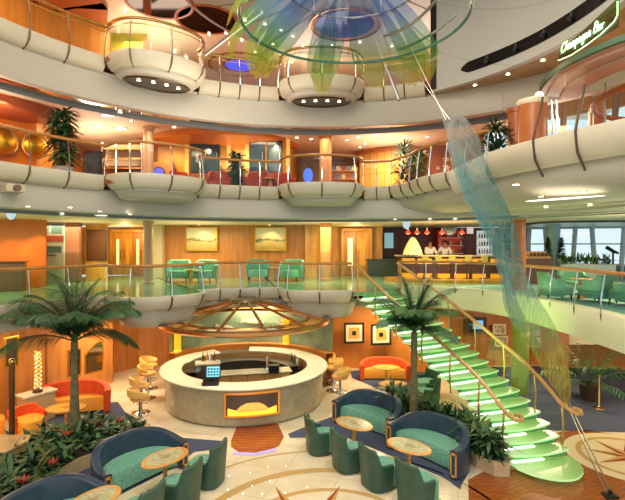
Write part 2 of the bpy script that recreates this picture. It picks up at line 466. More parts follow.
# stepped oval ledges below the terrace
for k, (rr, zz) in enumerate(((1.0, .10), (1.5, .04), (2.1, -.02))):
    m = MB(); pa = [Vector((p.x - q.x * (1.7 + rr), p.y - q.y * (1.7 + rr))) for p, q in zip(base, nb)]
    sweep(m, pa, [(0, B3 + .16), (0, B3 + zz), (-.3, B3 + zz), (-.3, B3 + .16)])
    struct('trim_soffit_step_%d' % k, m, cream if k != 1 else white)
m = MB(); m.lathe([(.001, 0), (1, 0)], (0, 0, 0), 32, sx=.85, sy=.2)
c = AT(563, 178, 10.4)
o = obj('cove_light', m, lampsoft); o.location = (c.x, c.y, B3 + .125); o.rotation_euler = (0, 0, -.9)
tag(o, 'long oval light recess glowing white in the soffit under the terrace', 'light')

# white screen wall rising past the upper deck
WB = 9.9
m = MB(); sweep(m, white_path[1:], [(-.25, WB), (0, WB), (0, 13.2)])
struct('wall_white_screen', m, mat('screen_white', 'B9BAB4', .5, grid=(1, 1.25, 6, 'A4A49C', 0, (PI / 2, 0, .9))), smooth=True)
m = MB(); ns = norms(white_path)
innr = [Vector((p.x - q.x * .2, p.y - q.y * .2)) for p, q in zip(white_path, ns)]
outr = [Vector((CX, CY)) + (p - Vector((CX, CY))).normalized() * (R + .26) for p in innr]
m.sheet([[(p.x, p.y, WB - .005) for p in innr], [(p.x, p.y, WB - .005) for p in outr]])
struct('ceiling_wood_soffit', m, mat('soffit_wood', 'A88A58', .25, c2='96784A', scale=2), smooth=True)
m = MB(); a = arc(24, 100); sweep(m, a, [(-.3, P4 - .42), (-.26, WB), (-.26, P4 - .41)])
# black reveal at its left end and the dark slot window
p = white_path[2]; q = ns[2]
m = MB(); sweep(m, white_path[1:3], [(.012, WB + .05), (.012, 13.2)])
struct('trim_black_reveal', m, black)
slot = [p for p in white_path if p.y < 14.6][:34]
L = len(slot); top = []; 
m = MB(); rows = [[], []]; nsl = norms(slot)
for i, (p, q) in enumerate(zip(slot, nsl)):
    e = min(1, i / 1.2) ** .5 if i < 2 else 1
    for k, sgn in ((0, -1), (1, 1)):
        rows[k].append((p.x + q.x * .015, p.y + q.y * .015, WB + .45 + sgn * (.04 + .13 * e)))
m.sheet(rows)
sw = struct('window_1', m, mat('dark_slot_glass', '0B0C10', .12), 'dark slot window in the white screen wall')
ml = [(slot[k], nsl[k]) for k in range(4, L - 2, 4)]
for k, (p, q) in enumerate(ml):
    o = thing('spotlight', 'small dark theatre spotlight in the slot window, one of the row', 'spotlight', (p.x + q.x * .03, p.y + q.y * .03, WB + .45), 0, 'spotlights in the slot window')
    m = MB(); m.tube([(0, 0, .0), (q.x * .07, q.y * .07, -.05)], .06, 10); obj('lamp_housing', m, darkgrey, o, smooth=True)
    m = MB(); m.bar((0, 0, .12), (0, 0, 0), .03, .03); obj('bracket', m, mat('mid_grey', '55585C', .4), o)

# ------------------------------------------------------------------ railings
balustrade(SEG2[0], P2, 'clear glass balustrade with wooden handrail around the back of the mezzanine', greenpane, railwood)
balustrade(SEG2[1], P2, 'clear glass balustrade with wooden handrail along the mezzanine lounge beside the stairs', clear, railwood)
balustrade(SEG3, P3, 'glass balustrade with wooden handrail on the third deck, below the upper balcony', clear, railwood)
balustrade(SEG4, P4, 'glass balustrade with two brass rails on the topmost balcony', clear, brass, double=True)
# terrace guard glass with tall curved posts
t = thing('glass_screen', 'tall clear glass screen with curved steel posts on the terrace edge under the neon sign', 'railing')
for i in range(len(tp) - 1):
    pass
tt = d3terr[9:]; 
for b in bays([(tt, 4)]):
    nb_ = norms(b); z0 = P3 + .25
    m = MB(); m.sheet([[(p.x - q.x * .1, p.y - q.y * .1, z) for p, q in zip(b, nb_)] for z in (z0, z0 + 1.3)]); obj('glass_panel', m, clear, t)
    p, q = b[0], nb_[0]
    m = MB(); m.tube([(p.x + q.x * n_, p.y + q.y * n_, z0 + z) for n_, z in ((-.26, -.75), (-.02, -.4), (.04, 0), (-.05, .35), (-.18, .7), (-.25, 1.0))], .026, 8)
    obj('post', m, mat('post_brown', '5A4436', .35, .5), t, smooth=True)

# ------------------------------------------------------------------ floors, walls
m = MB(); m.box(-16, 18, -1, 30, -.2, 0); struct('floor', m, marble)
def wall(name, pts, z0, z1, m, th=.15):
    mb = MB(); P = [Vector(p) for p in pts]
    sweep(mb, P, [(0, z0), (0, z1), (-th, z1), (-th, z0), (0, z0)]); return struct(name, mb, m)
G1 = 2.78
wall('wall_ground_left', cat([(-9.6, 5), (-9.3, 9), (-8.75, 12.4), (-8.1, 14.6), (-7.1, 16.7)]), 0, G1, orangewall)
wall('wall_ground_left_corner', [(-7.1, 16.7), (-7.6, 18.0), (-7.0, 18.9)], 0, G1, orangewall)
wall('wall_ground_back', [(-7.0, 18.9), (-5.4, 19.2), (-.4, 19.2), (.2, 18.9)], 0, G1, orangewall)
wall('wall_ground_right', cat([(.2, 18.9), (2.5, 18.6), (4.6, 18.0), (5.2, 17.8)]), 0, G1, mat('orange_wall_bright', 'DB8A38', .45, c2='D27E2C', scale=1.2, stretch=(2, 2, .3)))
wall('wall_ground_far_right', [(5.2, 17.9), (6.2, 19.0), (9.0, 19.2), (13.5, 18.4), (15, 10)], 0, G1, orangewall)
wall('wall_mezzanine_back', [(-7.55, 22.6), (.15, 22.6)], Z2, B3 + .04, orangewall)
wall('wall_mezzanine_corridor', [(-13.5, 24.5), (-7.6, 24.5)], Z2, B3 + .04, goldwall)
wall('wall_mezzanine_left', [(-15.5, 15.4), (-9.92, 17.5)], Z2, B3 + .04, brightor)
wall('wall_mezzanine_left_brown', [(-10.3, 19.5), (-9.7, 19.5), (-9.9, 20.2), (-12.6, 24.5)], Z2, B3 + .04, mat('brown_panel', '7E5238', .5))
wall('wall_mezzanine_doors', [(.15, 22.6), (.6, 24.2), (3.6, 24.2)], Z2, B3 + .04, goldwall)
wall('wall_mezzanine_bar', [(3.5, 24.2), (3.5, 25.2), (5.2, 25.5), (11, 25.5), (11.2, 24.4)], Z2, B3 + .04, reddark)
wall('wall_third_left', cat([ringp(-110, 11.4), ringp(-85, 11.4), ringp(-65, 11.4), ringp(-52, 11.5)]), Z3, B4 + .04, brightor)
wall('wall_third_back_left', cat([ringp(-52, 11.5), (-9.6, 17.5), (-9.8, 21.5)]), Z3, B4 + .04, orangewall)
wall('wall_third_back', [(-9.8, 21.6), (-7.2, 20.8), (-6.2, 18.9), (-4.6, 18.4), (-2.3, 18.4), (-.9, 19.2), (-.7, 23.5), (3.2, 23.5)], Z3, B4 + .04, goldwall)
wall('wall_third_slatted', cat([(2.1, 21.0), (3.0, 20.2), (3.9, 19.7)]), Z3, B4 + .04, mat('slat_wood', 'EDB25A', .4, grid=(1, .28, 8, 'B4722A', 0, (PI / 2, 0, 0))))
wall('wall_third_right', [(4.0, 19.9), (6.6, 19.4)], Z3, B4 + .04, mat('terracotta', '9C5A40', .5))
wall('wall_upper_left', cat([ringp(-110, 11.6), ringp(-80, 11.6), ringp(-55, 11.7), ringp(-40, 11.8)]), Z4, 12.9, mat('amber_veneer', 'CC8834', .4, c2='B87626', scale=2, stretch=(3, 3, .3)))
wall('wall_upper_back', [(-9, 24), (6, 24), (12, 18)], Z4, 12.9, orangewall)
m = MB(); m.box(-16, 18, 0, 30, 12.9, 13.1)
struct('ceiling', m, mat('upper_ceiling', 'DCC6A4', .45))
wall('wall_third_end', [ringp(32, 11.7), ringp(26.5, 11.7), ringp(26.5, 18.5)], Z3, B4 + .04, mat('terracotta', '9C5A40', .5))

# =================================================================== seating
def seat_shell(a, b, h, ha, z0=.05, th=.84, flare=.93, p=.75, span=96, n=28, k0=0, k1=1):
    """upholstered U-shaped shell, open towards local -Y; h back height, ha arm height"""
    mb = MB(); rows = []
    for i in range(n + 1):
        t = math.radians(-span + 2 * span * i / n)
        sx = math.copysign(abs(math.sin(t)) ** p, math.sin(t)); sy = math.copysign(abs(math.cos(t)) ** p, math.cos(t))
        k = min(1, max(0, (math.cos(t) - k0) / (k1 - k0))); k = k ** .8; k = k * k * (3 - 2 * k)
        H = ha + (h - ha) * k
        w = 1 - (1 - th) * 1.0
        prof = [(flare, z0), (flare + (1 - flare) * .5, z0 + (H - z0) * .5), (1, H - .07), (.99, H - .02), ((1 + w) / 2, H), (w + .01, H - .03), (w, H - .09), (w, z0 + .12), (w, z0)]
        rows.append([(a * sx * r, b * sy * r if sy > 0 else b * sy, z) for r, z in prof])
    rows = [r + [r[0]] for r in rows]
    mb.sheet(rows)
    m = len(rows[0]) - 1
    b0 = 0; mb.f.append(list(range(m))); mb.mi.append(0); e = n * (m + 1); mb.f.append([e + k for k in range(m)]); mb.mi.append(0)
    return mb
def seat_pad(a, b, z0, z1, fo=.84, fx=.8, fy=-.1, p=.75, n=24):
    """cushion filling the shell; front edge bows by fy"""
    mb = MB(); O = []; I = []
    for i in range(n + 1):
        t = math.radians(-90 + 180 * i / n)
        sx = math.copysign(abs(math.sin(t)) ** p, math.sin(t)); sy = abs(math.cos(t)) ** p
        O.append((a * sx * fo, b * sy * fo)); I.append((a * sx * fo * .98, b * fy * math.cos(t) ** .6 if abs(t) < PI / 2 - .01 else 0.0))
    def row(q, z): return [(x, y, z) for x, y in q]
    O2 = [(x * .96, y * .96) for x, y in O]; I2 = [(x * .96, y + .03) for x, y in I]
    mb.sheet([row(O, z0), row(O, z1 - .03), row(O2, z1), row(I2, z1), row(I, z1 - .04), row(I, z0)])
    return mb
def tub_chair(name, label, group, shellm, seatm, legs=False, w=.38, h=.86, ha=.56):
    t = thing(name, label, 'armchair', (0, 0, 0), 0, group)
    z0 = .14 if legs else .02
    obj('shell', seat_shell(w, w * 1.0, h, ha, z0, .78, .86, .6, 96, 40, .25, .75), shellm, t, smooth=True)
    obj('seat_cushion', seat_pad(w, w, z0 + .04, .45, .80, .78, -1.0, .6), seatm, t, smooth=True)
    if legs:
        for sx in (-1, 1):
            for sy in (-1, 1):
                m = MB(); m.tube([(sx * w * .7, sy * w * .68, .2), (sx * w * .74, sy * w * .74, 0)], [.03, .02], 6); obj('leg', m, darkwood, t)
    return t
# --- green tub chairs on the atrium floor
c0 = tub_chair('tub_chair', '', 'green tub chairs on the atrium floor', greenleather, tealcloth)
spots = [((.2, 11.2), (.9, .25), 'dark green tub chair with teal seat, farthest up the right-hand row, nearest the round bar'),
         ((.8, 10.35), (.88, .35), 'dark green tub chair, second from the bar in the right-hand row'),
         ((1.36, 9.6), (.85, .42), 'dark green tub chair, third from the bar in the right-hand row'),
         ((2.0, 8.95), (.8, .5), 'dark green tub chair nearest the camera in the right-hand row, beside the near oval table'),
         ((-2.18, 9.7), (-.95, .25), 'dark green tub chair of the left-hand row standing nearest the bar'),
         ((-2.5, 8.85), (-.92, .3), 'dark green tub chair in the middle of the left-hand row, before the oval table'),
         ((-2.95, 8.0), (-.9, .35), 'dark green tub chair cut by the lower picture edge at the left')]
for i, ((x, y), d, lb) in enumerate(spots):
    o = c0 if i == 0 else dup(c0, (0, 0, 0)); o.location = (x, y, 0); o.rotation_euler = (0, 0, face(*d)); o['label'] = lb
# --- curved sofas
def sofa(name, label, group, a, b, h, ha, shellm, seatm, wood=None):
    t = thing(name, label, 'sofa', (0, 0, 0), 0, group)
    obj('shell', seat_shell(a, b, h, ha, .03, .82, .97, .9, 97, 40), shellm, t, smooth=True)
    obj('seat_cushion', seat_pad(a, b, .05, .44, .83, .8, .12, .9, 32), seatm, t, smooth=True)
    if wood:
        for s in (-1, 1):
            m = MB(); x0 = s * a * .905; y = -b * .152 - .004
            for (xa, xb, za, zb) in ((-.075, .075, .05, .10), (-.075, .075, ha - .11, ha - .06), (-.075, -.045, .05, ha - .06), (.045, .075, .05, ha - .06)):
                m.box(x0 + xa, x0 + xb, y - .012, y, za, zb)
            obj('arm_trim', m, wood, t)
    return t
bs = sofa('curved_sofa', '', 'navy curved sofas', 1.02, .92, .86, .62, blueleather, tealcloth, tablewood)
for i, ((x, y), d, lb) in enumerate([
        ((1.34, 12.38), (-.72, -.69), 'navy leather curved sofa with teal seat, right side, farther one nearest the bar'),
        ((2.5, 10.62), (-.8, -.6), 'navy leather curved sofa with teal seat, right side, nearer one beside the glass stairs'),
        ((-3.42, 9.62), (.83, -.56), 'navy leather curved sofa with teal seat, left side, farther one beside the palm bed'),
        ((-4.05, 7.5), (.9, -.42), 'navy leather curved sofa in the lower left corner, cut by the picture edge')]):
    o = bs if i == 0 else dup(bs, (0, 0, 0)); o.location = (x, y, 0); o.rotation_euler = (0, 0, face(*d)); o['label'] = lb
osf = sofa('orange_sofa', 'orange curved sofa with amber seat under the mirror, left lounge', 'orange curved sofas', 1.08, .7, .86, .66, orangecloth, ambercloth)
osf.location = (-6.95, 13.5, 0); osf.rotation_euler = (0, 0, face(.35, -.94))
dup(osf, (2.62, 17.0, 0), face(-.05, -1), 'orange curved sofa with amber seat below the two square pictures, right lounge', scale=.86)
oc = tub_chair('orange_armchair', 'orange armchair with amber seat beside the console with the spiral lamp', 'orange armchairs', orangecloth, ambercloth, w=.42, h=.72, ha=.6)
oc.location = (-7.3, 12.1, 0); oc.rotation_euler = (0, 0, face(.85, -.5))
dup(oc, (-8.35, 12.0, 0), face(.8, .5), 'orange armchair at the left picture edge behind the slim brass post')
# --- oval tables
def oval_table(name, label, group, a, b, z, topm, rimm):
    t = thing(name, label, 'table', (0, 0, 0), 0, group)
    m = MB(); m.lathe([(.001, z), (.8, z)], n=36, sx=a, sy=b); obj('inlay', m, topm, t)
    m = MB(); m.lathe([(.8, z + .001), (.97, z), (1, z - .015), (.98, z - .035), (.001, z - .035)], n=36, sx=a, sy=b); obj('tabletop', m, rimm, t, smooth=True)
    m = MB(); m.lathe([(.001, 0), (.22, 0), (.22, .02), (.05, .05), (.04, z - .1), (.12, z - .036), (.001, z - .036)], n=20); obj('pedestal', m, tablewood, t, smooth=True)
    m = MB()                                # little dark emblem let into the middle
    for k in range(8):
        an = k * PI / 4; r = .16 if k % 2 else .24
        m.add([(0, 0, z + .0015), (a * r * math.cos(an - .2), b * r * math.sin(an - .2), z + .0015), (a * 1.5 * r * math.cos(an), b * 1.5 * r * math.sin(an), z + .0015), (a * r * math.cos(an + .2), b * r * math.sin(an + .2), z + .0015)], [(0, 1, 2, 3)])
    obj('emblem', m, mat('emblem_brown', '8A6A40', .4), t)
    return t
tb = oval_table('oval_table', '', 'oval inlaid tables', .52, .33, .7, tabletop, tablewood)
for i, ((x, y), ang, lb) in enumerate([
        ((.98, 11.1), -.86, 'oval wooden table with pale inlay before the farther right-hand navy sofa'),
        ((2.02, 9.85), -.82, 'oval wooden table with pale inlay before the nearer right-hand navy sofa'),
        ((-2.92, 9.32), 1.0, 'oval wooden table with pale inlay before the farther left-hand navy sofa'),
        ((-3.62, 7.75), 1.15, 'oval wooden table cut by the lower left picture edge')]):
    o = tb if i == 0 else dup(tb, (0, 0, 0)); o.location = (x, y, 0); o.rotation_euler = (0, 0, ang); o['label'] = lb
ct = oval_table('cocktail_table', 'amber oval table before the left orange sofa', 'amber tables by the orange sofas', .5, .36, .68, ambercloth, tablewood)
p = W(66, 407, .68); ct.location = (p.x, p.y, 0); ct.rotation_euler = (0, 0, .1)
p = W(386, 367, .68); dup(ct, (p.x, p.y, 0), 0, 'amber oval table before the right orange sofa')
p = W(393, 381, .68); dup(ct, (p.x, p.y, 0), .2, 'pale wooden oval table beside the right palm trunk, nearer than the orange sofa', scale=.9)
g2 = dup(c0, (3.75, 15.5, 0), face(-.9, -.4), 'dark green tub chair half hidden under the upper end of the stairs')
dup(c0, (3.55, 14.4, 0), face(-.9, .3), 'dark green tub chair under the stairs, nearer the planted bed')

# =================================================================== the round bar
BX, BY = -2.14, 15.0
bar = thing('round_bar', 'large round bar counter with pale stone front, cream top and amber niche', 'bar counter', (BX, BY, 0), face(.56, -2.54))
m = MB(); m.lathe([(2.36, 0), (2.36, .06), (2.44, .06), (2.5, .98), (2.5, 1.03)], n=72); obj('counter_front', m, barstone, bar, smooth=True)
m = MB(); a0, a1 = math.radians(112), math.radians(112 + 330)
m.lathe([(1.98, 1.03), (1.96, 1.08), (1.98, 1.1), (2.56, 1.1), (2.62, 1.085), (2.62, 1.05), (2.5, 1.02), (1.98, 1.03)], n=66, a0=a0, a1=a1); obj('counter_top', m, bartop, bar, smooth=True)
m = MB(); m.lathe([(1.99, .02), (1.99, 1.03)], n=64); obj('inner_lining', m, mat('inner_wood', 'C89A58', .35, c2='B08448', scale=3), bar, smooth=True)
m = MB(); m.lathe([(1.5, .02), (1.5, .82), (1.48, .86), (1.97, .86)], n=48, a0=.2, a1=PI * .95); obj('work_counter', m, steel, bar, smooth=True)
m = MB(); m.box(-.95, 1.35, -.55, -.1, .02, .92); obj('centre_cabinet', m, mat('cabinet_wood', 'C8995C', .4, grid=(1, .5, .9, '8A6438', 0, (PI / 2, 0, 0))), bar)
m = MB(); m.box(-1.0, 1.4, -.6, -.05, .92, .96); obj('centre_top', m, bartop, bar, bevel=.01)
m = MB(); m.lathe([(.001, .012), (1.98, .012)], n=48); obj('bar_floor', m, darkgrey, bar)
m = MB(); m.box(-1.55, -.8, .55, 1.0, .02, 1.0); obj('side_cabinet', m, steel, bar)
m = MB(); m.box(-1.58, -.77, .52, 1.03, 1.0, 1.04); obj('side_top', m, bartop, bar)
# lit display niche in the front
def patch(r, a0, a1, z0, z1, n=16): 
    mb = MB(); return mb.sheet([[(r * math.cos(t), r * math.sin(t), z) for t in [a0 + (a1 - a0) * i / n for i in range(n + 1)]] for z in (z0, z1)])
na, nb = -PI / 2 - .29, -PI / 2 + .29
obj('niche_back', patch(2.505, na, nb, .36, .92), mat('niche_dark', '4A3A34', .3, 0, '6A4A38', .25), bar)
m = MB(); fr = [(2.53, na, .34), (2.53, nb, .34), (2.53, nb, .94), (2.53, na, .94)]
pts = [(2.53 * math.cos(t), 2.53 * math.sin(t), .34) for t in [na + (nb - na) * i / 16 for i in range(17)]] + [(2.53 * math.cos(t), 2.53 * math.sin(t), .94) for t in [nb + (na - nb) * i / 16 for i in range(17)]]
m.tube(pts, .032, 6, closed=True); obj('niche_frame', m, mat('frame_orange', 'E09030', .3, 0, 'FF9020', .25), bar, smooth=True)
m = MB(); m.lathe([(.50, 0), (.48, .06), (.36, .15), (.2, .21), (.001, .22)], n=24, sx=.85, sy=.14); o = obj('niche_dome', m, mat('dome_amber', 'F0B050', .4, 0, 'FFB848', .55), bar, smooth=True); o.location = (0, -2.5, .47)
m = MB(); m.sheet([[(r * math.cos(t), r * math.sin(t), z + .10 * abs((i - 8) / 8) ** 2 * (1 if z > .4 else 0)) for i, t in [(i, na + .03 + (nb - na - .06) * i / 16) for i in range(17)]] for r, z in ((2.51, .37), (2.54, .37), (2.54, .43), (2.51, .45))])
obj('niche_glow', m, amberglow, bar, smooth=True)
# things on / in the bar
def on(px, py, z): return W(px, py, z)
p = W(211, 384, 1.1)
r = thing('cash_register', 'black touch-screen cash register with lit blue screen on the bar top', 'cash register', (p.x, p.y, 1.1), .1)
m = MB(); m.box(-.22, .22, -.2, .2, 0, .1); m.box(-.05, .05, -.02, .06, .1, .3); obj('base', m, black, r, bevel=.01)
m = MB(); m.box(-.2, .2, -.03, .03, 0, .34); o = obj('screen_housing', m, black, r, bevel=.01); o.location = (.06, -.06, .17); o.rotation_euler = (-.3, 0, 0)
m = MB(); m.box(-.17, .17, -.036, -.031, .04, .31); q = obj('screen', m, tealscreen, o)
m = MB(); 
for k in range(3):
    for j in range(4): m.box(-.15 + j * .08, -.09 + j * .08, -.04, -.037, .07 + k * .075, .12 + k * .075)
obj('key', m, mat('screen_key', '2C6C88', .4), o)
p = W(263, 361, .96)
tp_ = thing('beer_tap', 'chrome and glass tap column on the cabinet inside the round bar', 'tap', (p.x, p.y, .96) if 0 else (BX + .7, BY - .1, .96))
m = MB(); m.lathe([(.001, 0), (.09, 0), (.08, .03), (.035, .06), (.03, .3), (.06, .34), (.04, .4), (.001, .42)], n=14); obj('column', m, chrome, tp_, smooth=True)
for s in (-1, 1):
    m = MB(); m.tube([(0, 0, .3), (s * .12, -.02, .3), (s * .14, -.02, .24)], .014, 6); obj('spout', m, brass, tp_)
def bottle(h=.3, r=.04):
    m = MB(); return m.lathe([(.001, 0), (r, 0), (r, h * .55), (r * .35, h * .72), (r * .35, h), (.001, h)], n=10)
bcols = [mat('bottle_brown', '6A3A18', .15), mat('bottle_green', '2C5A34', .15), mat('bottle_amber', 'C08030', .15), mat('bottle_clear', 'D8E0DC', .1)]
first = {}
def put_bottle(x, y, z, k, label, group, h=.3):
    key = (k, h)
    if key not in first:
        o = obj('bottle', bottle(h), bcols[k], smooth=True); first[key] = o
    else:
        o = first[key].copy(); COL.objects.link(o)
    o.location = (x, y, z); tag(o, label, 'bottle', group); return o
cols_n = ['brown', 'green', 'amber', 'clear']
for k in range(6):
    a = .55 + k * .13
    put_bottle(BX + 1.72 * math.cos(a - .6), BY + 1.72 * math.sin(a - .6) + .3, .86, k % 4, 'small bottle on the steel work counter inside the round bar', 'bottles inside the round bar')
for k in range(4):
    put_bottle(BX - 1.5 + k * .12, BY + .62 + (k % 2) * .1, 1.04, (k + 1) % 4, 'small bottle on the side cabinet behind the cash register', 'bottles behind the cash register')
o = obj('ice_bin', MB().box(-.16, .16, -.12, .12, 0, .2).box(-.18, .18, -.14, .14, .2, .23), black, bevel=.01); o.location = (BX + .95, BY - .42, .96); tag(o, 'black square ice bin on the cabinet inside the round bar', 'bin')
# back ledge, mural and gold lamps
m = MB(); m.lathe([(2.86, 0), (2.86, 1.12), (2.84, 1.16), (3.12, 1.16), (3.12, 0)], (BX, BY, 0), 40, .42, PI - .42); struct('trim_back_ledge', m, mat('ledge_orange', 'D8883A', .35), smooth=True)
m = MB(); m.lathe([(3.14, 1.14), (3.2, 2.6)], (BX, BY, 0), 40, .45, PI - .45)
mu = obj('mural', m, mural, smooth=True); tag(mu, 'curved grey green mural with pale fish reliefs behind the round bar', 'mural')
for k, (an, z, s) in enumerate(((1.95, 1.75, 1), (1.62, 1.95, 1.1), (1.2, 1.8, .9), (2.35, 1.95, .9), (.85, 2.0, .8))):
    m = MB(); m.lathe([(.001, -.4), (.05, -.34), (.1, -.12), (.09, .1), (.03, .3), (.1, .42), (.001, .44)], n=12, sy=.3, sx=1)
    o = obj('fish_relief', m, fishm, mu, smooth=True); o.location = (BX + 3.13 * math.cos(an), BY + 3.13 * math.sin(an), z); o.rotation_euler = (0, 1.3 + .15 * (k % 2), an + PI / 2); o.scale = (s, s, s)
def gold_lamp(label, wide):
    t = thing('gold_lamp', label, 'lamp', group='gold column lamps')
    m = MB(); n = 20; prof = [(.001, 0), (.14, 0), (.13, .05), (.1, .08), (.1, .75), (.13, .8)]
    m.lathe(prof, n=n)
    for k in range(10):
        a = k * PI / 5; m.tube([(.1 * math.cos(a), .1 * math.sin(a), .08), (.1 * math.cos(a), .1 * math.sin(a), .76)], .02, 6)
    obj('fluted_shaft', m, goldglow, t, smooth=True)
    m = MB(); 
    for k in range(7):
        a = k * 2 * PI / 7; q = wide
        m.tube([(.05 * math.cos(a), .05 * math.sin(a), .78), (.16 * q * math.cos(a), .16 * q * math.sin(a), .95), (.3 * q * math.cos(a), .3 * q * math.sin(a), 1.0), (.36 * q * math.cos(a), .36 * q * math.sin(a), .93)], [.05, .05, .035, .01], 6)
    obj('leaf_capital', m, goldglow, t, smooth=True)
    return t
g = gold_lamp('gold fluted column lamp with leaf capital at the left end of the mural', 1.0); g.location = (BX + 2.99 * math.cos(2.62), BY + 2.99 * math.sin(2.62), 1.16)
g = gold_lamp('gold fluted column lamp with narrow capital at the right end of the mural', .5); g.location = (BX + 2.99 * math.cos(1.18), BY + 2.99 * math.sin(1.18), 1.16); g.scale = (1, 1, .9)
# brass canopy ring over the bar
cn = thing('canopy_ring', 'large brass ring canopy with radiating spokes hanging over the round bar', 'canopy', (BX, BY, 0), .1)
m = MB(); m.lathe([(2.62, 2.44), (2.7, 2.5), (2.7, 2.58), (2.62, 2.62), (2.5, 2.58), (2.5, 2.48), (2.62, 2.44)], n=64); obj('outer_ring', m, copper, cn, smooth=True)
m = MB(); m.tube([(2.02 * math.cos(t), 2.02 * math.sin(t), 2.56) for t in [2 * PI * k / 48 for k in range(48)]], .05, 8, closed=True); obj('inner_ring', m, copper, cn, smooth=True)
for k in range(12):
    t = 2 * PI * (k + .5) / 12
    m = MB(); m.tube([(.38 * math.cos(t), .38 * math.sin(t), 3.12), (2.56 * math.cos(t), 2.56 * math.sin(t), 2.56)], .045, 6); obj('spoke', m, copper, cn, smooth=True)
for k in range(6):
    a0_ = 2 * PI * k / 6 + .08
    m = MB(); m.lathe([(2.05, 2.56), (2.2, 2.57), (2.5, 2.55)], n=10, a0=a0_, a1=a0_ + .88); obj('soffit_panel', m, goldwall if k % 2 else cream, cn, smooth=True)
m = MB(); m.lathe([(.001, 3.06), (.5, 3.06), (.52, 3.1), (.48, 3.18), (.001, 3.18)], n=24, sy=.8); m.box(-.3, .3, 0, .9, 3.1, 3.16); obj('hub', m, brown_rib, cn, smooth=True)
for k in range(4):
    t = PI / 2 * k + .4
    m = MB(); m.tube([(2.02 * math.cos(t) , 2.02 * math.sin(t), 2.56), (2.02 * math.cos(t), 2.02 * math.sin(t) , 2.66)], .015, 6); obj('hanger', m, copper, cn)
# bar stools
def stool(label):
    t = thing('bar_stool', label, 'bar stool', group='bar stools around the round bar')
    m = MB(); m.lathe([(.001, 0), (.22, 0), (.22, .015), (.06, .05), (.035, .08), (.032, .66), (.001, .66)], n=20); obj('pedestal', m, chrome, t, smooth=True)
    m = MB(); m.tube([(.17 * math.cos(a), .17 * math.sin(a), .28) for a in [2 * PI * k / 20 for k in range(20)]], .012, 6, closed=True)
    m.bar((-.17, 0, .28), (.17, 0, .28), .02, .02); obj('footrest', m, chrome, t, smooth=True)
    m = MB(); m.lathe([(.001, .66), (.19, .66), (.22, .69), (.21, .74), (.14, .765), (.001, .77)], n=24); obj('seat', m, mat('stool_cloth', 'E0A450', .5), t, smooth=True)
    m = MB(); rows = []
    for k in range(21):
        a = math.radians(-108 + 216 * k / 20); hh = .07 + .11 * max(0, math.cos(a * .8)); q = (math.sin(a), math.cos(a))
        rows.append([(q[0] * r_, q[1] * r_, z_) for r_, z_ in ((.2, .78), (.27, .78), (.285, .78 + hh * .6), (.275, .78 + hh), (.235, .78 + hh), (.2, .78))])
    m.sheet(rows); obj('backrest', m, mat('stool_back', 'EBB85E', .4), t, smooth=True)
    for s in (-1, 1):
        m = MB(); m.tube([(s * .16, .1, .7), (s * .22, .11, .76), (s * .23, .1, .82)], .012, 6); obj('back_support', m, chrome, t)
    return t
st = stool('')
sl = [(-158, 'golden bar stool on the left of the round bar, farthest back of the four'), (-166 - 4, 'golden bar stool on the left of the round bar, second from the back'),
      (-188, 'golden bar stool on the left of the round bar, third from the back'), (-176 + 360 - 20, 'x')]
stl = [((140, 396), 'golden bar stool on the left of the round bar, nearest the camera of the four'), ((141, 384), 'golden bar stool on the left of the round bar, second nearest the camera'),
       ((148, 372), 'golden bar stool on the left of the round bar, third nearest the camera'), ((150, 364), 'golden bar stool on the left of the round bar, farthest of the four'),
       ((340, 375), 'golden bar stool on the right of the round bar, nearest the camera of the three'), ((333, 366), 'golden bar stool on the right of the round bar, middle of the three'), ((326, 360), 'golden bar stool on the right of the round bar, farthest of the three')]
for i, ((px, py), lb) in enumerate(stl):
    p = W(px, py, .84); v = Vector((BX - p.x, BY - p.y)); d_ = v.length
    if d_ < 2.95: p = Vector((BX, BY, 0)) - Vector((v.x, v.y, 0)) / d_ * 2.95
    o = st if i == 0 else dup(st, (0, 0, 0)); o.location = (p.x, p.y, 0); o.rotation_euler = (0, 0, face(v.x, v.y)); o['label'] = lb; o.scale = (1.18, 1.18, 1.12)

# =================================================================== floor inlays
def inlay(name, poly, m, z=.004):
    mb = MB(); mb.add([(p[0], p[1], z) for p in poly], [tuple(range(len(poly)))]); return struct(name, mb, m)
def ground(pts): return [W(x, y, 0) for x, y in pts]
inlay('floor_inlay_plank_pad', ground([(237, 426), (278, 424), (284, 437), (279, 446), (268, 451), (255, 453), (240, 453), (231, 447), (231, 441)]), plankpad)
m = MB(); o = ground([(233, 455), (255, 456), (277, 451), (276, 448), (255, 453), (233, 452)]); inlay('floor_inlay_lilac_strip', o, mat('lilac_light', 'B8A8E0', .3, 0, 'B0A0F0', .3), .006)
inlay('floor_inlay_blue_right', ground([(288, 434), (312, 424), (345, 412), (380, 420), (470, 470), (460, 488), (440, 476), (345, 437), (290, 438)]), bluecarpet)
inlay('floor_inlay_blue_right_near', ground([(440, 470), (462, 468), (461, 490), (452, 484)]), bluecarpet, .006)
inlay('floor_inlay_blue_left', ground([(222, 441), (219, 449), (195, 452), (160, 475), (110, 500), (60, 505), (60, 470), (100, 450), (160, 436)]), bluecarpet)
inlay('floor_inlay_blue_lounge_left', ground([(30, 412), (60, 404), (118, 402), (125, 412), (150, 426), (120, 424), (60, 432), (20, 440)]), bluecarpet, .0045)
inlay('floor_inlay_blue_lounge_right', ground([(350, 371), (432, 366), (440, 390), (420, 399), (395, 396), (352, 378)]), bluecarpet)
inlay('floor_inlay_blue_far_right', [(5.4, 17.6), (5.9, 12.6), (6.4, 12.4), (15, 11.8), (14, 18), (9, 19), (6.2, 18.8)], bluecarpet)
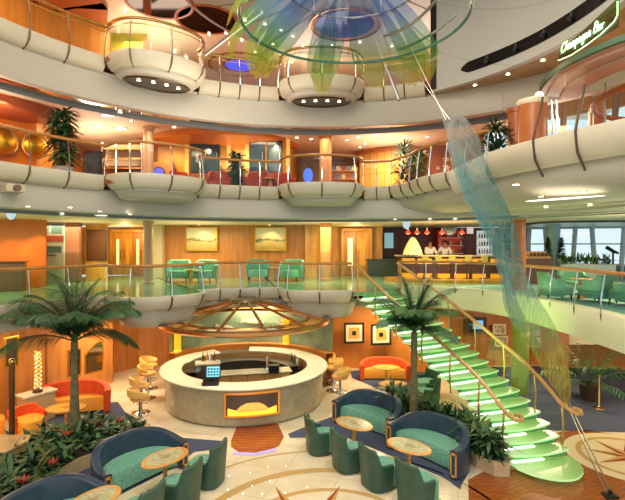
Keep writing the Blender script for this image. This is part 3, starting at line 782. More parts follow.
inlay('floor_inlay_plank_right', ground([(468, 480), (490, 468), (520, 450), (560, 432), (585, 430), (640, 438), (720, 460), (720, 540), (470, 540)]), plank)
C2 = (7.35, 10.85)
m = MB(); m.lathe([(.001, .0), (1.38, .0)], (*C2, .008), 48); struct('floor_inlay_compass_disc', m, mat('compass_cream', 'E4D2A8', .25))
m = MB(); m.lathe([(1.0, 0), (1.12, 0)], (*C2, .011), 48); struct('floor_inlay_compass_ring', m, tan)
def star(name, c, r1, r2, n, z, m_, off=0):
    mb = MB()
    for k in range(n):
        a = 2 * PI * k / n + off; w_ = PI / n
        for s, mi in ((1, 0), (-1, 1)):
            mb.cur = mi
            mb.add([(c[0], c[1], z), (c[0] + r1 * math.cos(a), c[1] + r1 * math.sin(a), z), (c[0] + r2 * math.cos(a + s * w_), c[1] + r2 * math.sin(a + s * w_), z)], [(0, 1, 2)])
    return struct(name, mb, m_)
star('floor_inlay_compass_star', C2, .98, .3, 8, .014, [redinlay, tan], .3)
for k, (r0, r1, mm) in enumerate(((2.28, 2.48, tan), (1.5, 1.62, tan), (3.3, 3.36, tan))):
    m = MB(); m.lathe([(r0, 0), (r1, 0)], (CX, CY, .004), 72); struct('floor_inlay_ring_%d' % k, m, mm)
star('floor_inlay_rosette', (CX - .35, CY + .1), 1.75, .45, 8, .006, [redinlay, mat('rosette_tan', 'C89858', .25)], PI / 2 + .42)
for k, (x, y) in enumerate(((229, 476), (228, 490), (252, 486), (262, 494), (270, 481), (243, 494), (286, 466), (268, 467), (307, 487), (250, 473), (285, 493), (228, 500))):
    p = W(x, y, .0); mb = MB(); mb.lathe([(.001, .012), (.022, .012), (.028, .006)], n=10)
    o = obj('floor_light', mb, lampsoft); o.location = (p.x, p.y, 0); o.scale = (.6, .6, 1); tag(o, 'tiny round light let into the marble around the floor rosette', 'floor light', 'floor lights around the rosette')

# =================================================================== staircase
NS = 20; RISE = 3.35 / NS
LC = cat([(4.42, 9.95), (3.97, 11.2), (3.12, 12.45), (2.22, 13.8), (1.42, 15.05)], 16)
RC = cat([(5.78, 10.2), (5.45, 11.75), (4.72, 13.3), (3.85, 14.75), (2.88, 16.2)], 16)
def along(P, t):
    if t < 0: return P[0] + (P[0] - P[1]) * (-t * (len(P) - 1))
    k = min(len(P) - 2, int(t * (len(P) - 1))); return P[k].lerp(P[k + 1], t * (len(P) - 1) - k)
def sp(t, u): return along(LC, t).lerp(along(RC, t), u)
def runat(t):
    a = (along(RC, t) - along(LC, t)).normalized(); return Vector((-a.y, a.x))
stc = thing('glass_staircase', 'curving staircase of glowing green glass treads rising from the atrium floor to the mezzanine', 'staircase')
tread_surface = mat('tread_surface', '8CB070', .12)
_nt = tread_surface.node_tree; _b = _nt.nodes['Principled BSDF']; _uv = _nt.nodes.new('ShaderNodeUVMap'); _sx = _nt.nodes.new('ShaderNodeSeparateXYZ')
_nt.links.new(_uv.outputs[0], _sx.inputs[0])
_r = _nt.nodes.new('ShaderNodeValToRGB'); _nt.links.new(_sx.outputs[0], _r.inputs['Fac']); _e = _r.color_ramp.elements       # glow fading from the inner end, painted into the emission colour
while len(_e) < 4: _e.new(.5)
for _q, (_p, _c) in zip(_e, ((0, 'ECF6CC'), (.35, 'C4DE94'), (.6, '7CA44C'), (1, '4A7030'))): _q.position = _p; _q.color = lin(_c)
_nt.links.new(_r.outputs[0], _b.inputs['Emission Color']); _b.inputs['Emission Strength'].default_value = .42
for n in range(1, NS):
    t = (n - .5) / NS; z = RISE * n; dp = .21; run = runat(t)
    poly = []; us = []; K = 12
    for i in range(K + 1):                      # bowed nosing
        u = -.03 + 1.06 * i / K; q = sp(t, u); bow = .13 * math.sin(PI * i / K) ** .8 + (.5 * math.sin(PI * i / K) ** .6 if n == 1 else 0)
        poly.append(q - run * (dp * .55 + bow)); us.append(u)
    for i in range(K + 1):
        u = 1.03 - 1.06 * i / K; poly.append(sp(t, u) + run * dp); us.append(u)
    m = MB(); m.prism([(p.x, p.y) for p in poly], z - .045, z); m.mi = [1] * len(m.mi)
    m.mi[1] = 0
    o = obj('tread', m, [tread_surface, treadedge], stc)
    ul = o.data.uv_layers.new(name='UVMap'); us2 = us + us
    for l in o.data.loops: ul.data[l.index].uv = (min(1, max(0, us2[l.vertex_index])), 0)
    a_, b_ = sp(t, .02) + run * (dp - .04), sp(t, .55) + run * (dp - .04)
    m = MB(); m.bar((a_.x, a_.y, z + .01), (b_.x, b_.y, z + .01), .09, .02); obj('light_strip', m, treadglow, o)
    a_, b_ = sp(t, .03) + run * (dp - .02), sp(t, .97) + run * (dp - .02)
    m = MB(); m.bar((a_.x, a_.y, z + RISE * .42), (b_.x, b_.y, z + RISE * .42), .012, RISE * .6); obj('riser', m, mat('riser_green', '4C8A50', .3, 0, '6CD070', .16), o)
for u in (.2, .8):
    m = MB(); pts = [(*sp(k / 16, u), 3.2 * k / 16 - .12) for k in range(17)]; pts[0] = (pts[0][0], pts[0][1], .06); m.tube(pts, .06, 8); obj('stringer', m, mat('stringer_green', '6A9A60', .4), stc, smooth=True)
for u, sg_ in ((-.03, 1), (1.03, 1)):
    pts = []
    for i in range(25):
        t = .10 + .9 * i / 24; q = sp(t, u); pts.append((q.x, q.y, RISE * NS * t + .93))
    q0 = sp(.1, u); run = runat(.1); e = q0 - run * .3; zb = RISE * NS * .1; sd = Vector((run.y, -run.x)) * sg_
    loop = [(e - run * .14).to_3d() + Vector((0, 0, .83 + zb)), (e - run * .17 + sd * .14).to_3d() + Vector((0, 0, .83 + zb)), (e - run * .02 + sd * .25).to_3d() + Vector((0, 0, .84 + zb)), (e + run * .1 + sd * .16).to_3d() + Vector((0, 0, .86 + zb))]
    m = MB(); m.tube(loop[::-1] + [(e.x, e.y, .85 + zb)] + pts, .045, 8); obj('handrail', m, mat('stair_rail', 'D2A468', .3, c2='BE8C4E', scale=3), stc, smooth=True)
    for k in range(7):
        t = .09 + k * .148; q = sp(t, u); z = RISE * NS * t
        m = MB(); m.tube([(q.x, q.y, max(z - .12, 0.0)), (q.x + (.03 if u > .5 else -.03), q.y, z + .4), (q.x, q.y, z + .92)], .024, 8); obj('baluster', m, brass, stc, smooth=True)
    m = MB(); rows = [[], []]
    for i in range(13):
        t = .1 + .9 * i / 12; q = sp(t, u); rows[0].append((q.x, q.y, RISE * NS * t + .14)); rows[1].append((q.x, q.y, RISE * NS * t + .86))
    m.sheet(rows); obj('glass_panel', m, clear, stc)

# =================================================================== planting
def leaf_blade(mb, base, d, L, w, droop, up=Vector((0, 0, 1)), n=4):
    d = Vector(d).normalized(); sd = d.cross(up); sd = sd.normalized() if sd.length > 1e-4 else Vector((1, 0, 0))
    rows = [[], []]; p = Vector(base); dd = d.copy()
    for i in range(n + 1):
        t = i / n; ww = w * math.sin(PI * min(.98, .12 + .86 * t)) ** .8
        rows[0].append(tuple(p - sd * ww / 2)); rows[1].append(tuple(p + sd * ww / 2))
        dd = (dd + Vector((0, 0, -droop / n))).normalized(); p = p + dd * L / n
    mb.sheet(rows)
def palm(label, x, y, zb, hc, lean, nf, L, seed):
    rnd = random.Random(seed)
    t = thing('palm_tree', label, 'palm tree', (x, y, zb))
    m = MB(); pts = [(lean[0] * k / 10, lean[1] * k / 10, hc * k / 10) for k in range(11)]
    m.tube(pts, [.13 - .05 * min(1, k / 6) + .006 * (k % 2) for k in range(11)], 12); obj('trunk', m, bark, t, smooth=True)
    top = Vector(pts[-1])
    for k in range(nf):
        az = 2 * PI * (k * .618) + rnd.uniform(-.2, .2); el = [1.35, 1.1, .85, .5][k % 4] + rnd.uniform(-.1, .15)
        if 3.9 < az % (2 * PI) < 5.5: el = max(el, 1.0)
        d = Vector((math.cos(az) * math.cos(el), math.sin(az) * math.cos(el), math.sin(el)))
        Lk = L * rnd.uniform(.85, 1.1); p = top.copy(); sp_ = []; N = 22
        for i in range(N + 1):
            sp_.append((p.copy(), d.copy())); d = (d + Vector((0, 0, -.03 - .09 * i / N))).normalized(); p = p + d * Lk / N
        m = MB(); m.tube([q for q, _ in sp_], [.02 * (1 - .8 * i / N) for i in range(N + 1)], 5)
        for i in range(3, N):
            q, dd = sp_[i]; sd = dd.cross(Vector((0, 0, 1))); sd = sd.normalized() if sd.length > .05 else Vector((1, 0, 0))
            for off in (0, .33, .66):
                q2 = q.lerp(sp_[i + 1][0] if i < N else q, off); ll = L * .31 * math.sin(PI * (.15 + .8 * (i + off) / N)) ** .7
                for s in (-1, 1):
                    leaf_blade(m, q2, sd * s * .8 + dd * .75 + Vector((0, 0, .1 + rnd.uniform(-.12, .12))), ll, .021, 1.1, n=3)
        obj('frond', m, [leafd, leaf, mat('leaf_fresh', '4E7434', .5, c2='3A6030', scale=5)][k % 3 if lean[0] >= 0 else k % 2], t)
    return t
palm('tall palm tree with dark arching fronds in the left planted bed', -5.75, 11.35, .3, 2.25, (-.05, .1), 36, 1.85, 3)
palm('tall palm tree with arching fronds in front of the glass stairs', 2.6, 12.05, .3, 2.35, (.03, .1), 30, 1.5, 5)
def bed(name, poly, curb_poly, label):
    mb = MB(); P = [Vector(p) for p in poly]
    mb.prism(poly, 0, .3); o = struct(name, mb, stone)
    c = sum((Vector(p) for p in poly), Vector((0, 0))) / len(poly)
    mb = MB(); mb.prism([tuple(c + (Vector(p) - c) * .93) for p in poly], .25, .32); struct('ground_' + name, mb, soil)
bedL = [(-3.95, 11.75), (-4.45, 11.0), (-5.0, 10.2), (-5.3, 9.3), (-5.45, 8.2), (-5.3, 6.8), (-8.3, 6.8), (-7.4, 9.4), (-6.7, 11.3), (-5.6, 12.3), (-4.4, 12.3)]
bedR = [(1.9, 14.2), (2.0, 13.4), (2.55, 12.55), (3.2, 11.75), (3.6, 10.9), (3.85, 10.2), (4.15, 9.98), (4.35, 10.1), (4.3, 10.6), (3.6, 11.9), (2.6, 13.6), (2.2, 14.3)]
bedR = [(1.9, 14.1), (2.0, 13.3), (2.35, 12.3), (2.95, 11.85), (3.42, 11.1), (3.6, 10.3), (3.85, 9.95), (4.15, 9.9), (4.25, 10.1), (4.2, 10.7), (3.5, 12.1), (2.6, 13.5)]
bed('planter_left', bedL, 0, '')
bed('planter_right', bedR, 0, '')
def inside(p, poly):
    c = False; n = len(poly)
    for i in range(n):
        a, b = poly[i], poly[i - 1]
        if (a[1] > p[1]) != (b[1] > p[1]) and p[0] < (b[0] - a[0]) * (p[1] - a[1]) / (b[1] - a[1]) + a[0]: c = not c
    return c
def foliage(label, poly, count, seed, hmax, avoid):
    rnd = random.Random(seed); m = MB(); xs = [p[0] for p in poly]; ys = [p[1] for p in poly]; k = 0
    c = sum((Vector(p) for p in poly), Vector((0, 0))) / len(poly)
    sh = [tuple(c + (Vector(p) - c) * .9) for p in poly]
    while k < count:
        x, y = rnd.uniform(min(xs), max(xs)), rnd.uniform(min(ys), max(ys))
        if not inside((x, y), sh) or any((x - a) ** 2 + (y - b) ** 2 < .04 for a, b in avoid): continue
        k += 1; h = hmax * rnd.uniform(.35, 1); m.cur = 0 if rnd.random() < .55 else (1 if rnd.random() < .7 else 2)
        for j in range(11):
            a = rnd.uniform(0, 2 * PI); e = rnd.uniform(.3, 1.3)
            leaf_blade(m, (x, y, .3 + h * .45 * rnd.random()), (math.cos(a) * math.cos(e), math.sin(a) * math.cos(e), math.sin(e)), h * rnd.uniform(.4, .75), .09, .9, n=3)
    o = obj('foliage', m, [leafd, leaf, mat('leaf_olive', '55602C', .5)]); tag(o, label, 'foliage', kind='stuff')
foliage('dense dark leafy ground cover filling the left planted bed', bedL, 300, 11, .62, [(-5.75, 11.35), (-6.45, 10.5)])
foliage('dense dark leafy ground cover filling the bed beside the stairs', bedR, 190, 12, .95, [(2.6, 12.05)])
rnd = random.Random(4)
for k in range(5):
    p = [(-5.3, 8.6), (-5.15, 9.3), (-5.6, 10.7), (-5.2, 11.3), (-4.7, 11.5)][k]
    t = thing('bromeliad', 'small red flowered bromeliad among the leaves of the left planted bed', 'plant', (p[0], p[1], .31), 0, 'red bromeliads in the left bed')
    m = MB()
    for j in range(9):
        a = j * .7; leaf_blade(m, (0, 0, 0.0), (math.cos(a), math.sin(a), 1.1), .34, .06, .7, n=3)
    obj('leaves', m, leaf, t)
    m = MB()
    for j in range(8):
        a = j * .8 + .3; leaf_blade(m, (0, 0, .2), (math.cos(a) * .6, math.sin(a) * .6, 1), .2, .05, .4, n=3)
    obj('flower', m, mat('flower_red', 'B03420', .5), t)
def potted(name, label, x, y, z, h, potm, kind, seed, pr=.2, ph=.35, spread=.5):
    rnd = random.Random(seed); t = thing(name, label, 'plant', (x, y, z))
    m = MB(); m.lathe([(.001, 0), (pr * .75, 0), (pr, ph), (pr * 1.05, ph), (pr * 1.02, ph - .03), (.001, ph - .03)], n=20); obj('pot', m, potm, t, smooth=True)
    m = MB()
    if kind == 'dracaena':
        st_ = MB(); 
        for k in range(3):
            a = k * 2.1; st_.tube([(.05 * math.cos(a), .05 * math.sin(a), ph - .05), (.12 * math.cos(a), .12 * math.sin(a), ph + (h - ph) * (.5 + .2 * k))], .025, 6)
        obj('stem', st_, bark, t)
        for c in range(20):
            zc = ph + (h - ph) * (.1 + .78 * c / 19); a0 = rnd.uniform(0, 6)
            for j in range(22):
                a = a0 + j * .285 + rnd.uniform(-.1, .1); e = rnd.uniform(.0, .9)
                leaf_blade(m, (.1 * math.cos(a0), .1 * math.sin(a0), zc), (math.cos(a) * math.cos(e), math.sin(a) * math.cos(e), math.sin(e)), spread * rnd.uniform(.7, 1.1), .095, 1.1)
        obj('leaves', m, leafd, t)
    elif kind == 'palm':
        for k in range(24):
            a = k * 2.4; e = rnd.uniform(.5, 1.3); d = Vector((math.cos(a) * math.cos(e), math.sin(a) * math.cos(e), math.sin(e))); p = Vector((0, 0, ph - .05)); N = 12; L = (h - ph) * rnd.uniform(.8, 1.15)
            for i in range(N):
                q = p.copy(); p = p + d * L / N; d = (d + Vector((0, 0, -.07))).normalized(); m.tube([q, p], .008, 4)
                if i > 3:
                    sd = d.cross(Vector((0, 0, 1))).normalized()
                    for s in (-1, 1): leaf_blade(m, p, sd * s + d * .8, .3, .05, .8, n=3)
        obj('leaves', m, leaf, t)
    else:
        for c in range(380):
            u = rnd.random(); zc = ph + (h - ph) * u; rr = spread * (math.sin(PI * min(.95, .15 + .8 * u)) ** .6) * rnd.uniform(.5, 1) if kind == 'bush' else spread * (1 - u) * rnd.uniform(.7, 1)
            a = rnd.uniform(0, 2 * PI); e = rnd.uniform(-.1, 1)
            m.cur = 0
            leaf_blade(m, (rr * .7 * math.cos(a), rr * .7 * math.sin(a), zc), (math.cos(a) * math.cos(e), math.sin(a) * math.cos(e), math.sin(e)), .32 if kind == 'bush' else .14, .07, .7, n=3)
        obj('leaves', m, leafy if 'yellow' in label else leaf, t)
    return t
potb = mat('pot_brown', '4A3428', .4); potw = mat('pot_white', 'C8D4D8', .3)
def AZ(px, D): return (px - 312.5) / F * D
potted('potted_plant', 'tall bushy dark dracaena in a pot behind the third deck railing at the left', AZ(63, 13.6), 13.6, Z3, 2.2, potw, 'dracaena', 1, .28, .4, .56)
potted('potted_plant', 'small potted plant among the red armchairs on the third deck', AZ(237, 17.6), 17.6, Z3, 1.7, potb, 'dracaena', 2, .2, .35, .40)
potted('potted_plant', 'tall green bush in a pot before the terracotta wall on the third deck', AZ(404, 17.5), 17.5, Z3, 1.9, potb, 'bush', 3, .22, .35, .5)
potted('potted_plant', 'yellow leaved bush in a pot beside the tall green one on the third deck', AZ(418, 16.9), 16.9, Z3, 1.5, potb, 'bush', 4, .2, .35, .36)
potted('potted_plant', 'light green bush behind the terrace railing right of the glass ribbon', AZ(496, 13.2), 13.2, Z3, 1.55, potb, 'bush', 5, .22, .4, .5)
potted('potted_palm', 'feathery potted palm in a dark pot on the blue carpet beyond the stairs', AZ(589, 14.9), 14.9, 0, 2.0, potb, 'palm', 6, .3, .5, .5)

# =================================================================== columns
def column(name, px, D, r, z0, z1, m, collar=True):
    t = MB(); t.lathe([(r, z0), (r, z1)], (AZ(px, D), D, 0), 24)
    if collar: t.lathe([(r * 1.12, z0), (r * 1.12, z0 + .12), (r, z0 + .14)], (AZ(px, D), D, 0), 24); t.lathe([(r, z1 - .14), (r * 1.15, z1 - .12), (r * 1.15, z1)], (AZ(px, D), D, 0), 24)
    return struct(name, t, m, smooth=True)
colm = mat('column_bronze', 'C09878', .35, .1); colo = mat('column_orange', 'BE6E38', .3, c2='B06030', scale=3)
for z0, z1, tg in ((Z2, B3 + .04, 'mezzanine'), (Z3, B4 + .04, 'third')):
    column('pillar_left_' + tg, 148.5, 18.4 if z0 < 5 else 16.6, .18, z0, z1, colm)
    column('pillar_middle_' + tg, 325.5, 20.2 if z0 < 5 else 17.8, .23, z0, z1, mat('column_warm', 'C88850', .35))
column('pillar_right_ground', 520, 15.6, .27, 0, B2 + .04, mat('column_green', '8FA040', .35), False)
column('pillar_right_mezzanine', 518.5, 16.2, .23, Z2, B3 + .04, colo)
column('pillar_right_third', 516, 14.4, .24, Z3, B4 + .04, colo)
column('pillar_window_mezzanine', 553.5, 20.4, .27, Z2, B3 + .04, mat('column_pale_blue', '9CC0C8', .35))

# =================================================================== mezzanine
mc = tub_chair('lounge_chair', '', 'mint armchairs against the mezzanine back wall', mintleather, mintleather, True, .47, .86, .66)
k0 = [(178, 19.6, (.1, -1), 'mint green armchair on the mezzanine, leftmost below the left painting'), (204, 19.6, (-.15, -1), 'mint green armchair on the mezzanine just right of the leftmost one'),
      (258, 20.4, (.2, -1), 'mint green armchair on the mezzanine below the right painting'), (291, 20.2, (-.35, -1), 'mint green armchair on the mezzanine, nearest the middle column')]
for i, (px, D, d, lb) in enumerate(k0):
    o = mc if i == 0 else dup(mc, (0, 0, 0)); o.location = (AZ(px, D), D, Z2); o.rotation_euler = (0, 0, face(*d)); o['label'] = lb; o.scale = (1.15, 1.1, 1.08)
k1 = [(555, 13.3, (1, -.1), 'mint green armchair beside the balustrade, left of the little window lounge table'), (574, 14.7, (-.2, -1), 'mint green armchair facing the stairs behind the little wooden table'),
      (597, 12.7, (-.35, .95), 'mint green armchair with its back to the balustrade, right of the little table'), (630, 11.9, (-.3, .95), 'mint green armchair cut by the right picture edge on the mezzanine')]
for px, D, d, lb in k1: dup(mc, (AZ(px, D), D, Z2), face(*d), lb, 'mint armchairs in the window lounge', .93)
ot = thing('side_table', 'little round wooden table between the mint armchairs of the window lounge', 'table', (AZ(581, 13.6), 13.6, Z2))
m = MB(); m.lathe([(.001, .55), (.3, .55), (.31, .565), (.3, .58), (.001, .58)], n=24); obj('tabletop', m, tablewood, ot, smooth=True)
m = MB(); m.lathe([(.001, 0), (.2, 0), (.19, .03), (.06, .06), (.06, .55)], n=18); obj('pedestal', m, tablewood, ot, smooth=True)
ot2 = dup(ot, (AZ(191, 18.9), 18.9, Z2), 0, 'little round wooden table between the two left mint armchairs on the mezzanine')
dup(ot, (AZ(275, 20.4), 20.4, Z2), 0, 'little round wooden table between the two right mint armchairs on the mezzanine')
# paintings
def picture(name, label, c, w, h, ang, framem, paint, group=None, fw=.07, parts=True, cat='picture'):
    t = thing(name, label, cat, c, ang, group)
    m = MB()
    for a in ((-w / 2, w / 2, h / 2 - fw, h / 2), (-w / 2, w / 2, -h / 2, -h / 2 + fw), (-w / 2, -w / 2 + fw, -h / 2 + fw, h / 2 - fw), (w / 2 - fw, w / 2, -h / 2 + fw, h / 2 - fw)): m.box(a[0], a[1], -.05, 0, a[2], a[3])
    obj('frame', m, framem, t, bevel=.008)
    m = MB(); m.box(-w / 2 + fw, w / 2 - fw, -.02, 0, -h / 2 + fw, h / 2 - fw); obj('canvas', m, paint, t)
    return t
def landscape(name, z0, z1, seed):
    m = bpy.data.materials.new(name); m.use_nodes = True; nt = m.node_tree; b = nt.nodes['Principled BSDF']; b.inputs['Roughness'].default_value = .6
    g = nt.nodes.new('ShaderNodeNewGeometry'); sx = nt.nodes.new('ShaderNodeSeparateXYZ'); nt.links.new(g.outputs['Position'], sx.inputs[0])
    mr = nt.nodes.new('ShaderNodeMapRange'); mr.inputs['From Min'].default_value = z0; mr.inputs['From Max'].default_value = z1; nt.links.new(sx.outputs[2], mr.inputs['Value'])
    n = nt.nodes.new('ShaderNodeTexNoise'); n.inputs['Scale'].default_value = 2.6; n.inputs['Detail'].default_value = 5
    mp = nt.nodes.new('ShaderNodeMapping'); mp.inputs['Location'].default_value = (seed, 0, 0); mp.inputs['Scale'].default_value = (1, 1, 2); nt.links.new(g.outputs['Position'], mp.inputs[0]); nt.links.new(mp.outputs[0], n.inputs['Vector'])
    ma = nt.nodes.new('ShaderNodeMath'); ma.operation = 'MULTIPLY_ADD'; ma.inputs[1].default_value = .45; nt.links.new(n.outputs['Fac'], ma.inputs[0]); nt.links.new(mr.outputs[0], ma.inputs[2])
    r = nt.nodes.new('ShaderNodeValToRGB'); nt.links.new(ma.outputs[0], r.inputs['Fac']); e = r.color_ramp.elements
    while len(e) < 6: e.new(.5)
    for q, (p, c) in zip(e, ((.2, 'A88A48'), (.5, 'C8AE68'), (.68, 'D8C080'), (.76, '6A6A48'), (.84, 'E8DCA8'), (1, 'F2E8C4'))): q.position = p; q.color = lin(c)
    nt.links.new(r.outputs[0], b.inputs['Base Color']); return m
lp = landscape('painting_landscape', 4.6, 5.6, 3)
for px, lb in ((201.5, 'gold framed landscape painting on the mezzanine back wall, the left of the two'), (270.5, 'gold framed landscape painting on the mezzanine back wall, the right of the two')):
    p = AT(px, 239, 22.5); picture('painting', lb, p, 1.55, 1.18, 0, gold, lp, 'landscape paintings on the mezzanine')
    sp_ = thing('picture_lamp', 'small recessed spot lamp over the %s landscape painting' % ('left' if px < 230 else 'right'), 'lamp', (p.x, 22.0, B3 + .035))
    m = MB(); m.lathe([(.06, 0), (.1, 0), (.1, -.02), (.06, -.02)], n=14); obj('trim_ring', m, brass, sp_); m = MB(); m.lathe([(.001, -.01), (.06, -.01)], n=14); obj('bulb', m, lampw, sp_)
struct('trim_wall_pilaster_left', MB().box(-7.6, -7.1, 22.2, 22.6, Z2, B3 + .03), mat('pilaster_cream', 'D8C4A0', .45))
struct('trim_wall_pilaster_right', MB().box(-.35, .2, 22.2, 22.6, Z2, B3 + .03), goldwall)
# gold portal and doors
def doorway(name, label, pxa, pxb, D, h, leaves, framem, leafm):
    x0, x1 = AZ(pxa, D), AZ(pxb, D); t = thing(name, label, 'door', ((x0 + x1) / 2, D, Z2)); w = x1 - x0
    m = MB(); m.box(-w / 2 - .15, -w / 2, -.12, .1, 0, h + .15); m.box(w / 2, w / 2 + .15, -.12, .1, 0, h + .15); m.box(-w / 2, w / 2, -.12, .1, h, h + .15); obj('door_frame', m, framem, t, bevel=.01)
    for k in range(leaves):
        a, b = -w / 2 + w * k / leaves + .01, -w / 2 + w * (k + 1) / leaves - .01
        m = MB(); m.box(a, b, -.03, .03, 0.01, h - .01); l = obj('door_leaf', m, leafm[k % len(leafm)], t)
        m = MB(); m.tube([(b - .08 if k % 2 == 0 else a + .08, -.07, .8), (b - .08 if k % 2 == 0 else a + .08, -.07, 1.3)], .015, 6); obj('handle', m, brass, l)
        m = MB(); m.box(a + .18, b - .18, -.035, -.031, .5, h - .35); obj('pane', m, mat('door_lit_pane', 'FFE9A8', .3, 0, 'FFE6A0', 1.0) if (k % 2 == 0) else mat('door_amber_pane', 'C88A30', .3, 0, 'FFB040', .35), l)
    return t
doorway('double_door', 'golden double doors with lit panes at the far middle of the mezzanine', 344, 369, 24.0, 2.25, 2, goldwall, [orangewall, goldwall])
doorway('lift_door', 'golden lit doorway with three leaves at the end of the left mezzanine corridor', 113, 143, 24.2, 2.2, 3, goldwall, [goldwall, goldwall, orangewall])
p = AT(97, 245, 20.6); picture('framed_panel', 'large dark brown framed panel beside the golden doorway on the mezzanine', p, .95, 1.35, -.1, darkwood, mat('panel_brown', '5A3A20', .35), fw=.06)
struct('trim_portal_gold', MB().box(AZ(86, 20.7), AZ(108, 20.7), 20.66, 20.72, Z2, 5.8), goldwall)
# information kiosk
kx = AZ(58.5, 19.0); ki = thing('information_board', 'tall pale information board with dark header beside the orange wall on the mezzanine', 'sign', (kx, 18.4, Z2), .15)
m = MB(); m.box(-.5, .5, 0, .12, 0, 2.45); obj('board', m, mat('board_grey', '8E9484', .5), ki, bevel=.01)
m = MB(); m.box(-.42, .42, -.012, 0, 1.25, 1.5); obj('header_band', m, mat('header_dark', '22403A', .4), ki)
m = MB(); m.box(-.18, .2, -.012, 0, 1.12, 1.17); obj('caption_bar', m, mat('caption_dark', '3C4A44', .4), ki)
m = MB(); m.box(-.5, .5, -.02, 0, 1.68, 1.92); obj('red_band', m, mat('band_red', '7A3A28', .4), ki)
for s in (-1, 1):
    m = MB(); m.box(min(s * .05, s * .44), max(s * .05, s * .44), -.02, 0, 2.02, 2.36); obj('screen', m, mat('screen_dim', '4A6A68', .2, 0, '5A8080', .2), ki)
# stone desk at far left
o = obj('reception_desk', MB().box(-.5, .5, -.25, .25, 0, .95).box(-.58, .58, -.32, .32, .95, 1.0), mat('desk_dark', '6A4A30', .4), bevel=.02); o.location = (AZ(8, 16.0), 16.0, Z2); o.rotation_euler = (0, 0, .35); tag(o, 'dark reception desk before the orange wall at the left of the mezzanine', 'desk')
def disc_light(px, py, D, label):
    c = AT(px, py, D); t = thing('hanging_disc', label, 'lamp', c, 0, 'pale glass discs hanging at the mezzanine edge')
    m = MB(); m.lathe([(.001, -.02), (.18, -.015), (.19, 0), (.18, .015), (.001, .02)], n=20); m.xf(Matrix.Rotation(PI / 2, 4, 'X')); m.xf(Matrix.Diagonal((.75, 1, 1, 1))); obj('disc', m, mat('disc_blue', 'C4DCEA', .3, 0, 'C8E4F4', .5), t, smooth=True)
    m = MB(); m.tube([(0, 0, .18), (0, 0, B3 + .02 - c.z)], .012, 6); obj('stem', m, chrome, t)
disc_light(11, 213, 13.2, 'pale blue oval glass disc hanging at the left end of the mezzanine ceiling')
disc_light(406.5, 224, 17.6, 'pale blue oval glass disc hanging left of the red bar')
# the red bar on the mezzanine
mb_ = thing('counter_bar', 'long dark bar counter with glowing amber panels on the mezzanine right', 'bar counter', (0, 0, 0))
cp = cat([(3.9, 21.6), (4.2, 21.0), (5.0, 20.6), (6.5, 20.45), (8.4, 20.4)], 6)
m = MB(); sweep(m, cp, [(-.06, Z2), (0, Z2 + .05), (0, Z2 + 1.02), (-.5, Z2 + 1.02), (-.5, Z2), (-.06, Z2)]); obj('counter_body', m, darkwood, mb_)
m = MB(); sweep(m, cp, [(.16, Z2 + 1.03), (.18, Z2 + 1.06), (.16, Z2 + 1.1), (-.55, Z2 + 1.1), (-.55, Z2 + 1.03), (.16, Z2 + 1.03)]); obj('counter_top', m, mat('bar_grey_top', '9A9078', .3), mb_)
for b in bays([(cp[3:], 6)]):
    b = [b[0].lerp(b[-1], .12)] + b[1:-1] + [b[0].lerp(b[-1], .88)]
    for z0, z1 in ((.72, .96), (.1, .3)):
        m = MB(); sweep(m, b, [(.0, Z2 + z0), (.025, Z2 + z0), (.025, Z2 + z1), (0, Z2 + z1)]); obj('lit_panel', m, amberdim, mb_)
m = MB(); st_p = cat([(3.2, 20.9), (3.7, 19.6), (5.0, 18.9), (6.8, 18.7), (8.8, 18.7)], 6); sweep(m, st_p, [(0, Z2), (0, Z2 + .14), (-1.2, Z2 + .14)]); struct('floor_bar_step', m, mat('bar_step', 'C09038', .3, c2='A87828', scale=3))
sr = thing('lounge_stool', '', 'bar stool', group='yellow backed stools at the red bar')
m = MB(); m.lathe([(.001, 0), (.19, 0), (.18, .02), (.03, .05), (.03, .68), (.18, .7), (.2, .76), (.001, .78)], n=16); obj('seat', m, mat('stool_dark', '3A2A20', .4), sr, smooth=True)
m = MB(); m.box(-.14, .14, .17, .21, .68, 1.0); obj('backrest', m, mat('stool_yellow', 'A89C48', .5), sr, bevel=.02)
for i, px in enumerate((424, 437, 451, 467, 483)):
    o = sr if i == 0 else dup(sr, (0, 0, 0)); o.location = (AZ(px, 19.6), 19.6, Z2 + .14); o.rotation_euler = (0, 0, PI)
    o['label'] = 'yellow backed bar stool at the red bar, ' + ['first from the glowing lamp', 'second from the glowing lamp', 'third from the glowing lamp', 'fourth from the glowing lamp', 'last towards the glass ribbon'][i]
gl = thing('glass_lamp', 'large pleated glowing yellow glass lamp on the left end of the red bar', 'lamp', (AZ(413, 20.9), 20.95, Z2 + 1.1))
m = MB(); n = 28
vs = []; rows = []
for r_, z in ((.40, 0), (.36, .2), (.24, .5), (.12, .72), (.05, .8)):
    rows.append([((r_ * (1 + .1 * (k % 2))) * math.cos(2 * PI * k / n), (r_ * (1 + .1 * (k % 2))) * math.sin(2 * PI * k / n), z) for k in range(n + 1)])
m.sheet(rows); obj('pleated_shade', m, mat('lamp_yellow', 'E8D890', .4, 0, 'F4E090', .3), gl)
m = MB(); m.lathe([(.001, 0), (.42, 0), (.42, .03), (.001, .03)], n=20); obj('base', m, brass, gl)
